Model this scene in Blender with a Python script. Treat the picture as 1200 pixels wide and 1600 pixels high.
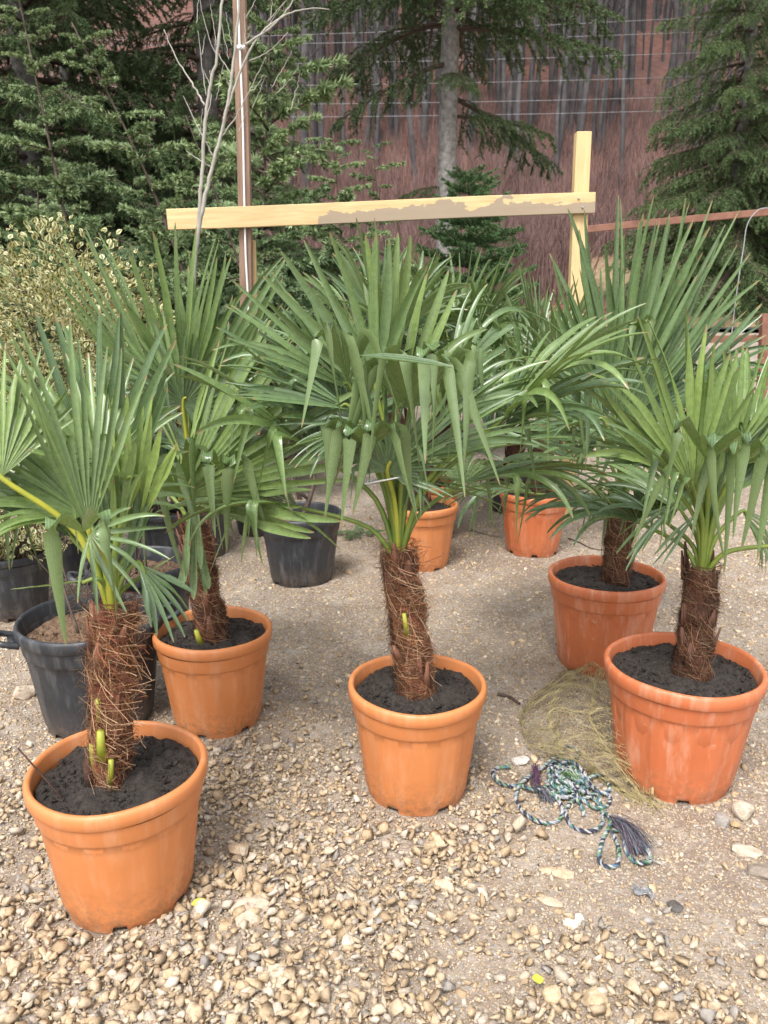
import bpy, bmesh, math, random
import numpy as np
from mathutils import Vector, Matrix, Quaternion, noise as mnoise

for o in list(bpy.data.objects):
    bpy.data.objects.remove(o)
SC = bpy.context.scene
COL = SC.collection
R = math.radians
rng = random.Random(7)
nr = np.random.default_rng(11)

# ------------------------------------------------------------------ camera
CAMZ = 1.43
PITCH = R(14.5)
F = 1202.0                       # focal length in pixels of the 1200x1600 picture
cam_d = bpy.data.cameras.new('camera')
cam = bpy.data.objects.new('camera', cam_d)
COL.objects.link(cam)
cam_d.sensor_fit = 'VERTICAL'
cam_d.sensor_height = 36.0
cam_d.lens = 36.0 * F / 1600.0
cam_d.clip_start = 0.05
cam_d.clip_end = 600
cam.location = (0, 0, CAMZ)
cam.rotation_euler = (R(90) - PITCH, 0, 0)
cam_d.dof.use_dof = True
cam_d.dof.focus_distance = 2.4
cam_d.dof.aperture_fstop = 6.5
SC.camera = cam

# ------------------------------------------------------------------ sky, sun, exposure
SUN_EL, SUN_AZ = R(58), R(200)   # azimuth measured clockwise from +Y
w = bpy.data.worlds.new('World')
SC.world = w
w.use_nodes = True
nt = w.node_tree
nt.nodes.clear()
sky = nt.nodes.new('ShaderNodeTexSky')
sky.sky_type = 'NISHITA'
sky.sun_disc = False
sky.sun_elevation = SUN_EL
sky.sun_rotation = SUN_AZ
sky.dust_density = 3.0
sky.air_density = 1.0
hs = nt.nodes.new('ShaderNodeHueSaturation')
hs.inputs['Saturation'].default_value = 0.30
bg = nt.nodes.new('ShaderNodeBackground')
bg.inputs['Strength'].default_value = 0.15
wo = nt.nodes.new('ShaderNodeOutputWorld')
nt.links.new(sky.outputs[0], hs.inputs['Color'])
nt.links.new(hs.outputs[0], bg.inputs['Color'])
nt.links.new(bg.outputs[0], wo.inputs['Surface'])
sd = bpy.data.lights.new('sun', 'SUN')
sd.energy = 1.5
sd.angle = R(20)
sd.color = (1.0, 0.98, 0.955)
sun = bpy.data.objects.new('sun', sd)
COL.objects.link(sun)
dv = Vector((math.sin(SUN_AZ) * math.cos(SUN_EL), math.cos(SUN_AZ) * math.cos(SUN_EL), math.sin(SUN_EL)))
sun.rotation_euler = dv.to_track_quat('Z', 'Y').to_euler()
sun.location = dv * 30
SC.view_settings.view_transform = 'Standard'
SC.view_settings.look = 'None'
SC.view_settings.exposure = 1.1
SC.view_settings.gamma = 1.0
SC.view_settings.use_curve_mapping = False
SC.cycles.max_bounces = 4
SC.cycles.diffuse_bounces = 2
SC.cycles.glossy_bounces = 2
SC.cycles.transmission_bounces = 2

# ------------------------------------------------------------------ helpers
CP, SP = math.cos(PITCH), math.sin(PITCH)

def at(px, py, Y):
    """point on the sight line of a picture position, at the forward distance Y"""
    u, v = (px - 600) / F, (py - 800) / F
    d = Vector((u, CP - v * SP, -SP - v * CP))
    return Vector((0, 0, CAMZ)) + d * (Y / d.y)

def on_ground(px, py, z=0.0):
    u, v = (px - 600) / F, (py - 800) / F
    d = Vector((u, CP - v * SP, -SP - v * CP))
    return Vector((0, 0, CAMZ)) + d * ((z - CAMZ) / d.z)

def project(x, y, z):
    dz = z - CAMZ
    zc = y * CP - dz * SP
    yc = y * SP + dz * CP
    return 600 + F * x / zc, 800 - F * yc / zc, zc

def tag(o, label=None, cat=None, group=None, kind=None):
    if label: o['label'] = label
    if cat: o['category'] = cat
    if group: o['group'] = group
    if kind: o['kind'] = kind
    return o

def empty(name, loc, rz=0.0):
    o = bpy.data.objects.new(name, None)
    COL.objects.link(o)
    o.location = loc
    o.rotation_euler = (0, 0, rz)
    o.empty_display_size = 0.1
    return o

def mesh(name, V, Fc, mat=None, smooth=False, col=None, uv=None):
    me = bpy.data.meshes.new(name)
    V = np.asarray(V, dtype=np.float32).reshape(-1, 3)
    if isinstance(Fc, np.ndarray):
        k = Fc.shape[1]
        flat = Fc.astype(np.int32).ravel()
        starts = np.arange(0, len(flat), k, dtype=np.int32)
    else:
        lens = np.array([len(f) for f in Fc], dtype=np.int32)
        flat = np.array([i for f in Fc for i in f], dtype=np.int32)
        starts = np.zeros(len(lens), dtype=np.int32)
        starts[1:] = np.cumsum(lens)[:-1]
    me.vertices.add(len(V))
    me.vertices.foreach_set('co', V.ravel())
    me.loops.add(len(flat))
    me.loops.foreach_set('vertex_index', flat)
    me.polygons.add(len(starts))
    me.polygons.foreach_set('loop_start', starts)
    if smooth:
        me.polygons.foreach_set('use_smooth', np.ones(len(starts), dtype=bool))
    if col is not None:
        c = np.asarray(col, dtype=np.float32).reshape(-1, 4)
        at_ = me.color_attributes.new('Col', 'FLOAT_COLOR', 'POINT')
        at_.data.foreach_set('color', c.ravel())
    me.update(calc_edges=True)
    me.validate()
    if mat: me.materials.append(mat)
    return me

def link(name, me, parent=None, loc=None):
    o = bpy.data.objects.new(name, me)
    COL.objects.link(o)
    if parent is not None: o.parent = parent
    if loc is not None: o.location = loc
    return o

class MB:
    """collects shapes into one mesh"""
    def __init__(s): s.v, s.f, s.c = [], [], []
    def add(s, V, Fc, col=None):
        n = len(s.v)
        s.v.extend([tuple(p) for p in V])
        s.f.extend([tuple(i + n for i in f) for f in Fc])
        s.c.extend([col or (1, 1, 1, 1)] * len(V))
    def addc(s, V, Fc, C):
        n = len(s.v)
        s.v.extend([tuple(p) for p in V]); s.f.extend([tuple(i + n for i in f) for f in Fc]); s.c.extend(C)
    def box(s, c, size, rot=None, col=None):
        x, y, z = [a / 2 for a in size]
        P = [Vector(p) for p in ((-x,-y,-z),(x,-y,-z),(x,y,-z),(-x,y,-z),(-x,-y,z),(x,-y,z),(x,y,z),(-x,y,z))]
        if rot is not None: P = [rot @ p for p in P]
        P = [p + Vector(c) for p in P]
        s.add(P, [(3,2,1,0),(4,5,6,7),(0,1,5,4),(1,2,6,5),(2,3,7,6),(3,0,4,7)], col)
    def tube(s, pts, rad, n=6, col=None, cap=True):
        pts = [Vector(p) for p in pts]
        if not hasattr(rad, '__len__'): rad = [rad] * len(pts)
        V, Fc = [], []
        up = Vector((0.13, 0.21, 0.97))
        pn = None
        for i, p in enumerate(pts):
            t = (pts[min(i + 1, len(pts) - 1)] - pts[max(i - 1, 0)])
            if t.length < 1e-9: t = Vector((0, 0, 1))
            t.normalize()
            if pn is None:
                pn = up.cross(t)
                if pn.length < 1e-3: pn = Vector((1, 0, 0)).cross(t)
            pn = (pn - t * pn.dot(t))
            if pn.length < 1e-6: pn = t.orthogonal()
            pn.normalize()
            b = t.cross(pn)
            for k in range(n):
                a = 2 * math.pi * k / n
                V.append(p + (pn * math.cos(a) + b * math.sin(a)) * rad[i])
        for i in range(len(pts) - 1):
            for k in range(n):
                k2 = (k + 1) % n
                Fc.append((i*n+k, i*n+k2, (i+1)*n+k2, (i+1)*n+k))
        if cap:
            Fc.append(tuple(reversed(range(n))))
            Fc.append(tuple((len(pts)-1)*n + k for k in range(n)))
        s.add(V, Fc, col)
    def lathe(s, prof, n=64, fr=None, fz=None, close=False, col=None):
        V, Fc = [], []
        m = len(prof)
        for j in range(n):
            a = 2 * math.pi * j / n
            for i, (r, z) in enumerate(prof):
                rr = r + (fr(i, a) if fr else 0)
                zz = z + (fz(i, a) if fz else 0)
                V.append((rr * math.cos(a), rr * math.sin(a), zz))
        for j in range(n):
            j2 = (j + 1) % n
            for i in range(m - 1 if not close else m):
                i2 = (i + 1) % m
                Fc.append((j*m+i, j2*m+i, j2*m+i2, j*m+i2))
        s.add(V, Fc, col)
    def build(s, name, mat, parent=None, smooth=False, loc=None):
        return link(name, mesh(name, s.v, s.f, mat, smooth, s.c), parent, loc)
    def mesh(s, name, mat, smooth=False):
        return mesh(name, s.v, s.f, mat, smooth, s.c)

def spline(P, n=8, closed=False):
    P = [Vector(p) for p in P]
    out = []
    N = len(P)
    for i in range(N - 1):
        p0, p1, p2, p3 = P[max(i-1,0)], P[i], P[i+1], P[min(i+2,N-1)]
        for k in range(n):
            t = k / n
            out.append(0.5*((2*p1)+(p2-p0)*t+(2*p0-5*p1+4*p2-p3)*t*t+(3*p1-p0-3*p2+p3)*t**3))
    out.append(P[-1])
    return out

# ------------------------------------------------------------------ materials
def new_mat(name):
    m = bpy.data.materials.new(name)
    m.use_nodes = True
    n = m.node_tree.nodes
    n.clear()
    out = n.new('ShaderNodeOutputMaterial')
    b = n.new('ShaderNodeBsdfPrincipled')
    m.node_tree.links.new(b.outputs[0], out.inputs[0])
    return m, m.node_tree, b, out

class NT:
    def __init__(s, t): s.t = t
    def n(s, ty, **kw):
        x = s.t.nodes.new(ty)
        for k, v in kw.items():
            if k in x.inputs: x.inputs[k].default_value = v
            else: setattr(x, k, v)
        return x
    def l(s, a, b): s.t.links.new(a, b)
    def noise(s, vec, scale, detail=4, rough=0.6):
        x = s.n('ShaderNodeTexNoise'); x.inputs['Scale'].default_value = scale
        x.inputs['Detail'].default_value = detail; x.inputs['Roughness'].default_value = rough
        if vec is not None: s.l(vec, x.inputs['Vector'])
        return x.outputs[0]
    def ramp(s, fac, stops, interp='LINEAR'):
        x = s.n('ShaderNodeValToRGB'); e = x.color_ramp.elements
        x.color_ramp.interpolation = interp
        while len(e) < len(stops): e.new(0.5)
        for el, (p, c) in zip(e, stops):
            el.position = p
            el.color = c if len(c) == 4 else (*c, 1)
        s.l(fac, x.inputs[0])
        return x.outputs[0]
    def mix(s, fac, a, b, mode='MIX'):
        x = s.n('ShaderNodeMix'); x.data_type = 'RGBA'; x.blend_type = mode
        for sock, v in ((x.inputs[0], fac), (x.inputs[6], a), (x.inputs[7], b)):
            if isinstance(v, (int, float)): sock.default_value = v
            elif isinstance(v, tuple): sock.default_value = v if len(v) == 4 else (*v, 1)
            else: s.l(v, sock)
        return x.outputs[2]
    def math(s, op, a, b=0.0, c=0.0):
        x = s.n('ShaderNodeMath'); x.operation = op
        for sock, v in zip(x.inputs, (a, b, c)):
            if isinstance(v, (int, float)): sock.default_value = v
            else: s.l(v, sock)
        return x.outputs[0]
    def bump(s, h, bsdf, strength=0.5, dist=0.01):
        x = s.n('ShaderNodeBump'); x.inputs['Strength'].default_value = strength
        x.inputs['Distance'].default_value = dist
        s.l(h, x.inputs['Height']); s.l(x.outputs[0], bsdf.inputs['Normal'])

def simple(name, c1, c2, scale=20, rough=0.7, bump=0.3, bscale=None, bd=0.004, coord='Object', spec=0.5, attr=False):
    m, t, b, out = new_mat(name); g = NT(t)
    tc = g.n('ShaderNodeTexCoord').outputs[coord]
    f = g.noise(tc, scale, 5)
    c = g.ramp(f, [(0.3, c1), (0.7, c2)])
    if attr:
        va = g.n('ShaderNodeVertexColor'); va.layer_name = 'Col'
        c = g.mix(1.0, c, va.outputs[0], 'MULTIPLY')
    g.l(c, b.inputs['Base Color'])
    b.inputs['Roughness'].default_value = rough
    b.inputs['Specular IOR Level'].default_value = spec
    if bump: g.bump(g.noise(tc, bscale or scale * 3, 5), b, bump, bd)
    return m

def stone_mat():
    m, t, b, out = new_mat('crushed_limestone'); g = NT(t)
    va = g.n('ShaderNodeVertexColor'); va.layer_name = 'Col'
    oi = g.n('ShaderNodeObjectInfo')
    base = g.mix(1.0, va.outputs[0], oi.outputs['Color'], 'MULTIPLY')
    geo = g.n('ShaderNodeNewGeometry')
    f = g.noise(geo.outputs['Position'], 55, 5)
    f2 = g.noise(geo.outputs['Position'], 260, 4)
    c = g.mix(0.75, base, g.ramp(f, [(0.3, (0.62, 0.55, 0.47)), (0.55, (1.0, 0.96, 0.9)), (0.75, (1.25, 1.22, 1.2))]), 'MULTIPLY')
    c = g.mix(0.35, c, g.ramp(f2, [(0.35, (0.55, 0.5, 0.45)), (0.6, (1.1, 1.1, 1.1))]), 'MULTIPLY')
    g.l(c, b.inputs['Base Color'])
    b.inputs['Roughness'].default_value = 0.9
    b.inputs['Specular IOR Level'].default_value = 0.2
    g.bump(g.math('ADD', f, g.math('MULTIPLY', f2, 0.4)), b, 0.7, 0.006)
    return m
M_STONE = stone_mat()

def ground_mat():
    m, t, b, out = new_mat('packed_gravel_ground'); g = NT(t)
    geo = g.n('ShaderNodeNewGeometry')
    pos = geo.outputs['Position']
    n1 = g.noise(pos, 1.3, 6, 0.62)
    n2 = g.noise(pos, 14, 6, 0.7)
    n3 = g.noise(pos, 90, 5, 0.7)
    soil = g.ramp(n2, [(0.28, (0.23, 0.172, 0.13)), (0.5, (0.36, 0.292, 0.235)), (0.72, (0.48, 0.41, 0.345))])
    soil = g.mix(g.ramp(n1, [(0.40, (0, 0, 0)), (0.60, (0.8, 0.8, 0.8))]), soil, (0.24, 0.18, 0.137))
    n4 = g.noise(pos, 5.0, 5, 0.65)
    soil = g.mix(g.ramp(n4, [(0.52, (0, 0, 0)), (0.68, (0.7, 0.7, 0.7))]), soil, (0.52, 0.46, 0.395))
    # grit: small chips of stone pressed in
    v1 = g.n('ShaderNodeTexVoronoi'); v1.inputs['Scale'].default_value = 62
    v1.inputs['Randomness'].default_value = 1.0
    wv = g.n('ShaderNodeVectorMath'); wv.operation = 'ADD'
    g.l(pos, wv.inputs[0]); g.l(g.n('ShaderNodeTexNoise', Scale=70.0).outputs[1], wv.inputs[1])
    sc = g.n('ShaderNodeVectorMath'); sc.operation = 'SCALE'; sc.inputs['Scale'].default_value = 1.0
    g.l(pos, sc.inputs[0]); g.l(sc.outputs[0], v1.inputs['Vector'])
    gm = g.math('LESS_THAN', v1.outputs['Distance'], 0.42)
    sep = g.n('ShaderNodeSeparateColor'); g.l(v1.outputs['Color'], sep.inputs[0])
    pick = g.math('MULTIPLY', gm, g.math('GREATER_THAN', sep.outputs[0], 0.45))
    chip = g.ramp(sep.outputs[1], [(0.0, (0.24, 0.19, 0.14)), (0.35, (0.42, 0.34, 0.25)), (0.7, (0.55, 0.48, 0.38)), (1.0, (0.3, 0.29, 0.28))])
    v2 = g.n('ShaderNodeTexVoronoi'); v2.inputs['Scale'].default_value = 170
    g.l(pos, v2.inputs['Vector'])
    sep2 = g.n('ShaderNodeSeparateColor'); g.l(v2.outputs['Color'], sep2.inputs[0])
    pick2 = g.math('MULTIPLY', g.math('LESS_THAN', v2.outputs['Distance'], 0.42), g.math('GREATER_THAN', sep2.outputs[0], 0.4))
    chip2 = g.ramp(sep2.outputs[1], [(0.0, (0.2, 0.15, 0.1)), (0.5, (0.46, 0.38, 0.29)), (1.0, (0.62, 0.55, 0.45))])
    c = g.mix(pick2, soil, chip2)
    c = g.mix(pick, c, chip)
    c = g.mix(0.45, c, g.ramp(n3, [(0.3, (0.6, 0.56, 0.5)), (0.65, (1.15, 1.13, 1.1))]), 'MULTIPLY')
    # dry grass bank and leaf-covered hillside further back
    sepp = g.n('ShaderNodeSeparateXYZ'); g.l(pos, sepp.inputs[0])
    yy = g.math('ADD', sepp.outputs['Y'], g.math('MULTIPLY', g.noise(pos, 0.6, 4), 3.0))
    gf = g.noise(pos, 3.0, 8, 0.75)
    grass = g.ramp(gf, [(0.3, (0.16, 0.11, 0.06)), (0.5, (0.33, 0.235, 0.125)), (0.7, (0.42, 0.32, 0.18))])
    lf = g.noise(pos, 2.2, 9, 0.8)
    litter = g.ramp(lf, [(0.28, (0.035, 0.018, 0.015)), (0.45, (0.115, 0.045, 0.032)), (0.58, (0.19, 0.078, 0.050)), (0.75, (0.30, 0.155, 0.105))])
    big = g.noise(pos, 0.12, 4)
    litter = g.mix(g.ramp(big, [(0.4, (0, 0, 0)), (0.65, (0.75, 0.75, 0.75))]), litter, (0.085, 0.045, 0.036))
    def step(a, bnd):
        mr = g.n('ShaderNodeMapRange'); g.l(yy, mr.inputs[0])
        mr.inputs[1].default_value = a; mr.inputs[2].default_value = bnd
        return mr.outputs[0]
    c = g.mix(step(24.3, 24.8), c, grass)
    mx_ = g.n('ShaderNodeMapRange'); g.l(g.math('SUBTRACT', sepp.outputs['X'], g.math('MULTIPLY', g.noise(pos, 0.5, 3), 1.5)), mx_.inputs[0])
    mx_.inputs[1].default_value = 7.6; mx_.inputs[2].default_value = 6.8
    c = g.mix(g.math('MULTIPLY', step(24.5, 26.5), mx_.outputs[0]), c, litter)
    c = g.mix(step(34, 42), c, litter)
    g.l(c, b.inputs['Base Color'])
    rr = g.ramp(n1, [(0.35, (0.85, 0.85, 0.85)), (0.65, (0.5, 0.5, 0.5))])
    g.l(rr, b.inputs['Roughness'])
    h = g.math('ADD', g.math('MULTIPLY', n3, 0.7), n2)
    h = g.math('ADD', h, g.math('MULTIPLY', pick, g.math('SUBTRACT', 0.6, v1.outputs['Distance'])))
    h = g.math('ADD', h, g.math('MULTIPLY', pick2, 0.18))
    g.bump(h, b, 0.8, 0.012)
    return m
M_GROUND = ground_mat()

def pot_mat(name, c1, c2, stain, wear, rough=0.42):
    m, t, b, out = new_mat(name); g = NT(t)
    tc = g.n('ShaderNodeTexCoord').outputs['Object']
    oi = g.n('ShaderNodeObjectInfo')
    off = g.n('ShaderNodeVectorMath'); off.operation = 'ADD'
    rv = g.n('ShaderNodeCombineXYZ')
    for k in range(3): g.l(g.math('MULTIPLY', oi.outputs['Random'], 17.0 + 9 * k), rv.inputs[k])
    g.l(tc, off.inputs[0]); g.l(rv.outputs[0], off.inputs[1])
    p = off.outputs[0]
    mp = g.n('ShaderNodeMapping'); mp.inputs['Scale'].default_value = (1, 1, 0.16); g.l(p, mp.inputs[0])
    n1 = g.noise(p, 7, 5); n2 = g.noise(mp.outputs[0], 26, 5, 0.65); n3 = g.noise(p, 45, 6, 0.7)
    c = g.ramp(n1, [(0.3, c1), (0.7, c2)])
    c = g.mix(g.ramp(n2, [(0.5, (0, 0, 0)), (0.8, (wear, wear, wear))]), c, stain)
    sep = g.n('ShaderNodeSeparateXYZ'); g.l(tc, sep.inputs[0])
    low = g.n('ShaderNodeMapRange'); g.l(sep.outputs['Z'], low.inputs[0])
    low.inputs[1].default_value = 0.14; low.inputs[2].default_value = 0.0
    dirt = g.math('MULTIPLY', low.outputs[0], g.ramp(n3, [(0.42, (0, 0, 0)), (0.66, (1, 1, 1))]))
    c = g.mix(g.math('MULTIPLY', dirt, 0.75), c, (0.17, 0.105, 0.06))
    spl = g.ramp(g.noise(p, 19, 6, 0.75), [(0.63, (0, 0, 0)), (0.72, (0.55, 0.55, 0.55))])
    c = g.mix(g.math('MULTIPLY', spl, wear * 1.2), c, stain)
    g.l(c, b.inputs['Base Color'])
    g.l(g.ramp(n3, [(0.3, (rough - .08,) * 3), (0.7, (rough + .2,) * 3)]), b.inputs['Roughness'])
    g.bump(n3, b, 0.12, 0.002)
    return m
M_POT = pot_mat('terracotta_plastic', (0.56, 0.195, 0.060), (0.62, 0.225, 0.078), (0.70, 0.38, 0.22), 0.5)
M_POT_RED = pot_mat('weathered_red_terracotta_plastic', (0.52, 0.140, 0.050), (0.57, 0.170, 0.068), (0.70, 0.42, 0.29), 0.7)
M_POT_BLACK = pot_mat('black_nursery_plastic', (0.022, 0.024, 0.028), (0.04, 0.043, 0.05), (0.17, 0.17, 0.17), 0.75, 0.4)
M_SOIL = simple('dark_potting_soil', (0.016, 0.012, 0.010), (0.065, 0.050, 0.040), 70, 0.9, 1.0, 190, 0.01)
M_BARK = simple('bark_mulch', (0.06, 0.03, 0.018), (0.30, 0.19, 0.11), 70, 0.85, 1.0, 140, 0.01)

def leaf_mat(name, young, mature, under, trans=0.22, rough=0.4, tipc=(0.24, 0.20, 0.09)):
    m, t, b, out = new_mat(name); g = NT(t)
    va = g.n('ShaderNodeVertexColor'); va.layer_name = 'Col'
    sep = g.n('ShaderNodeSeparateColor'); g.l(va.outputs[0], sep.inputs[0])
    rnd, tt, age = sep.outputs[0], sep.outputs[1], sep.outputs[2]
    geo = g.n('ShaderNodeNewGeometry')
    pos = geo.outputs['Position']
    c = g.mix(age, young, mature)
    c = g.mix(0.6, c, g.ramp(rnd, [(0, (0.45, 0.5, 0.45)), (0.7, (1.1, 1.08, 1.02)), (1, (1.55, 1.45, 1.4))]), 'MULTIPLY')
    st = g.ramp(g.noise(pos, 60, 3), [(0.35, (0.72, 0.76, 0.75)), (0.65, (1.16, 1.13, 1.1))])
    c = g.mix(0.7, c, st, 'MULTIPLY')
    # veins run along the segment: alpha holds the position across it
    wv = g.math('SINE', g.math('MULTIPLY', va.outputs[1], 40.0))
    c = g.mix(g.math('MULTIPLY', g.math('ADD', wv, 1.0), 0.10), c, (0.45, 0.55, 0.33))
    c = g.mix(geo.outputs['Backfacing'], c, g.mix(0.65, c, under))
    tip = g.math('ADD', tt, g.math('MULTIPLY', rnd, 0.05))
    c = g.mix(g.ramp(tip, [(0.99, (0, 0, 0)), (1.04, (1, 1, 1))]), c, tipc)
    spots = g.ramp(g.noise(pos, 110, 2), [(0.70, (0, 0, 0)), (0.76, (0.5, 0.5, 0.5))])
    c = g.mix(spots, c, (0.14, 0.10, 0.035))
    g.l(c, b.inputs['Base Color'])
    g.l(g.ramp(g.noise(pos, 30, 4), [(0.35, (rough - 0.1,) * 3), (0.7, (rough + 0.14,) * 3)]), b.inputs['Roughness'])
    b.inputs['Specular IOR Level'].default_value = 0.6
    tr = g.n('ShaderNodeBsdfTranslucent')
    g.l(g.mix(1.0, c, (1.5, 1.6, 0.7), 'MULTIPLY'), tr.inputs[0])
    mx = g.n('ShaderNodeMixShader'); mx.inputs[0].default_value = trans
    g.l(b.outputs[0], mx.inputs[1]); g.l(tr.outputs[0], mx.inputs[2]); g.l(mx.outputs[0], out.inputs[0])
    return m
M_FROND = leaf_mat('fan_palm_leaf', (0.23, 0.32, 0.05), (0.066, 0.128, 0.048), (0.17, 0.23, 0.09), trans=0.15, rough=0.29)
M_PETIOLE = simple('palm_petiole', (0.20, 0.25, 0.035), (0.10, 0.16, 0.03), 14, 0.45, 0.1, 60, 0.002)
M_PETIOLE_Y = simple('yellow_palm_petiole', (0.42, 0.40, 0.04), (0.24, 0.29, 0.04), 14, 0.45, 0.1, 60, 0.002)
M_TRUNK = simple('palm_trunk_core', (0.030, 0.014, 0.009), (0.10, 0.045, 0.026), 40, 0.9, 0.9, 120, 0.01)
M_FIBRE = simple('palm_trunk_fibre', (0.7, 0.7, 0.7), (1.0, 1.0, 1.0), 30, 0.8, 0, attr=True)
M_BARK_GREY = simple('grey_conifer_bark', (0.07, 0.06, 0.055), (0.27, 0.25, 0.23), 9, 0.9, 0.8, 22, 0.03)
M_BARK_LIGHT = simple('pale_grey_spruce_bark', (0.13, 0.115, 0.105), (0.36, 0.335, 0.31), 12, 0.9, 0.8, 26, 0.03)
M_BARK_BROWN = simple('thin_brown_bark', (0.05, 0.035, 0.025), (0.14, 0.10, 0.08), 20, 0.9, 0.5, 60, 0.006)
M_BARK_PALE = simple('pale_smooth_bark', (0.26, 0.24, 0.20), (0.42, 0.39, 0.33), 16, 0.75, 0.3, 50, 0.003)
M_BEECH = simple('bare_beech_bark', (0.035, 0.031, 0.032), (0.125, 0.112, 0.11), 0.9, 0.9, 0.2, 6, 0.02)

def needle_mat(name, c1, c2):
    m, t, b, out = new_mat(name); g = NT(t)
    va = g.n('ShaderNodeVertexColor'); va.layer_name = 'Col'
    sep = g.n('ShaderNodeSeparateColor'); g.l(va.outputs[0], sep.inputs[0])
    oi = g.n('ShaderNodeObjectInfo')
    c = g.mix(sep.outputs[0], c1, c2)
    c = g.mix(0.5, c, g.ramp(oi.outputs['Random'], [(0, (0.6, 0.62, 0.6)), (1, (1.35, 1.3, 1.2))]), 'MULTIPLY')
    bark = g.math('GREATER_THAN', sep.outputs[2], 0.5)
    c = g.mix(bark, c, (0.075, 0.05, 0.038))
    g.l(c, b.inputs['Base Color'])
    b.inputs['Roughness'].default_value = 0.6
    b.inputs['Specular IOR Level'].default_value = 0.3
    return m
M_SPRUCE = needle_mat('dark_spruce_needles', (0.032, 0.064, 0.027), (0.115, 0.170, 0.064))
M_SPRUCE_R = needle_mat('mid_green_spruce_needles', (0.045, 0.088, 0.034), (0.150, 0.215, 0.080))
M_CEDAR = needle_mat('fresh_cedar_needles', (0.10, 0.185, 0.085), (0.28, 0.37, 0.185))
M_CEDAR_TIP = needle_mat('pale_cedar_tip_needles', (0.12, 0.20, 0.08), (0.32, 0.40, 0.20))
M_FIR = needle_mat('bright_fir_needles', (0.045, 0.11, 0.040), (0.15, 0.25, 0.10))

def variegated_mat():
    m, t, b, out = new_mat('variegated_leaf'); g = NT(t)
    va = g.n('ShaderNodeVertexColor'); va.layer_name = 'Col'
    sep = g.n('ShaderNodeSeparateColor'); g.l(va.outputs[0], sep.inputs[0])
    geo = g.n('ShaderNodeNewGeometry')
    e = g.math('ADD', sep.outputs[0], g.math('MULTIPLY', g.math('SUBTRACT', g.noise(geo.outputs['Position'], 55, 3), 0.5), 0.8))
    green = g.mix(sep.outputs[1], (0.05, 0.105, 0.03), (0.12, 0.19, 0.06))
    cream = g.mix(sep.outputs[1], (0.50, 0.42, 0.17), (0.68, 0.62, 0.36))
    c = g.mix(g.ramp(e, [(0.33, (0, 0, 0)), (0.48, (1, 1, 1))]), green, cream)
    g.l(c, b.inputs['Base Color'])
    b.inputs['Roughness'].default_value = 0.42
    tr = g.n('ShaderNodeBsdfTranslucent'); g.l(c, tr.inputs[0])
    mx = g.n('ShaderNodeMixShader'); mx.inputs[0].default_value = 0.15
    g.l(b.outputs[0], mx.inputs[1]); g.l(tr.outputs[0], mx.inputs[2]); g.l(mx.outputs[0], out.inputs[0])
    return m
M_VARIEG = variegated_mat()

def wood_mat(name, c1, c2, dark, patch=0.0):
    m, t, b, out = new_mat(name); g = NT(t)
    tc = g.n('ShaderNodeTexCoord').outputs['Object']
    mp = g.n('ShaderNodeMapping'); mp.inputs['Scale'].default_value = (1.2, 14, 14); g.l(tc, mp.inputs[0])
    n = g.noise(mp.outputs[0], 3.0, 6, 0.6)
    c = g.ramp(n, [(0.3, c1), (0.7, c2)])
    kn = g.n('ShaderNodeTexVoronoi'); kn.inputs['Scale'].default_value = 2.3
    mk = g.n('ShaderNodeMapping'); mk.inputs['Scale'].default_value = (1.0, 3, 3); g.l(tc, mk.inputs[0]); g.l(mk.outputs[0], kn.inputs['Vector'])
    c = g.mix(g.ramp(kn.outputs['Distance'], [(0.05, (0.8, 0.8, 0.8)), (0.12, (0, 0, 0))]), c, (0.22, 0.10, 0.04))
    if patch:
        sx = g.n('ShaderNodeSeparateXYZ'); g.l(tc, sx.inputs[0])
        mp2 = g.n('ShaderNodeMapping'); mp2.inputs['Scale'].default_value = (1.0, 2.0, 2.0); g.l(tc, mp2.inputs[0])
        pn = g.math('ADD', g.noise(mp2.outputs[0], 4.0, 7, 0.62), g.math('MULTIPLY', sx.outputs['Z'], -3.2))
        on = g.math('MULTIPLY', g.math('GREATER_THAN', pn, 0.46), g.math('GREATER_THAN', sx.outputs['X'], -0.40))
        c = g.mix(g.math('MULTIPLY', on, 0.9), c, dark)
    g.l(c, b.inputs['Base Color'])
    b.inputs['Roughness'].default_value = 0.7
    g.bump(n, b, 0.35, 0.003)
    return m
M_PLANK = wood_mat('raw_pine_plank', (0.55, 0.36, 0.16), (0.74, 0.55, 0.29), (0.30, 0.235, 0.17), 1.0)
M_POST_PINE = wood_mat('raw_pine_post', (0.56, 0.37, 0.17), (0.72, 0.52, 0.26), (0.3, 0.2, 0.1))
M_POST_OLD = wood_mat('weathered_brown_post', (0.17, 0.10, 0.065), (0.32, 0.205, 0.14), (0.3, 0.2, 0.1))
M_RUST = simple('rusty_steel', (0.17, 0.075, 0.048), (0.27, 0.13, 0.085), 12, 0.8, 0.4, 60, 0.003)
M_WIRE = simple('grey_wire', (0.26, 0.26, 0.27), (0.36, 0.36, 0.37), 3, 0.5, 0)
M_WHITE = simple('white_plastic_cable', (0.75, 0.75, 0.74), (0.82, 0.82, 0.80), 5, 0.4, 0)
M_NET = simple('olive_plastic_netting', (0.44, 0.36, 0.17), (0.58, 0.49, 0.26), 30, 0.5, 0)
M_ROPE = simple('braided_rope', (0.8, 0.8, 0.8), (1.0, 1.0, 1.0), 200, 0.6, 0.5, 600, 0.002, attr=True)
M_TRUNK_FAR = simple('far_bare_trunks', (0.032, 0.027, 0.028), (0.085, 0.074, 0.073), 0.6, 0.9, 0, attr=True)
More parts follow.
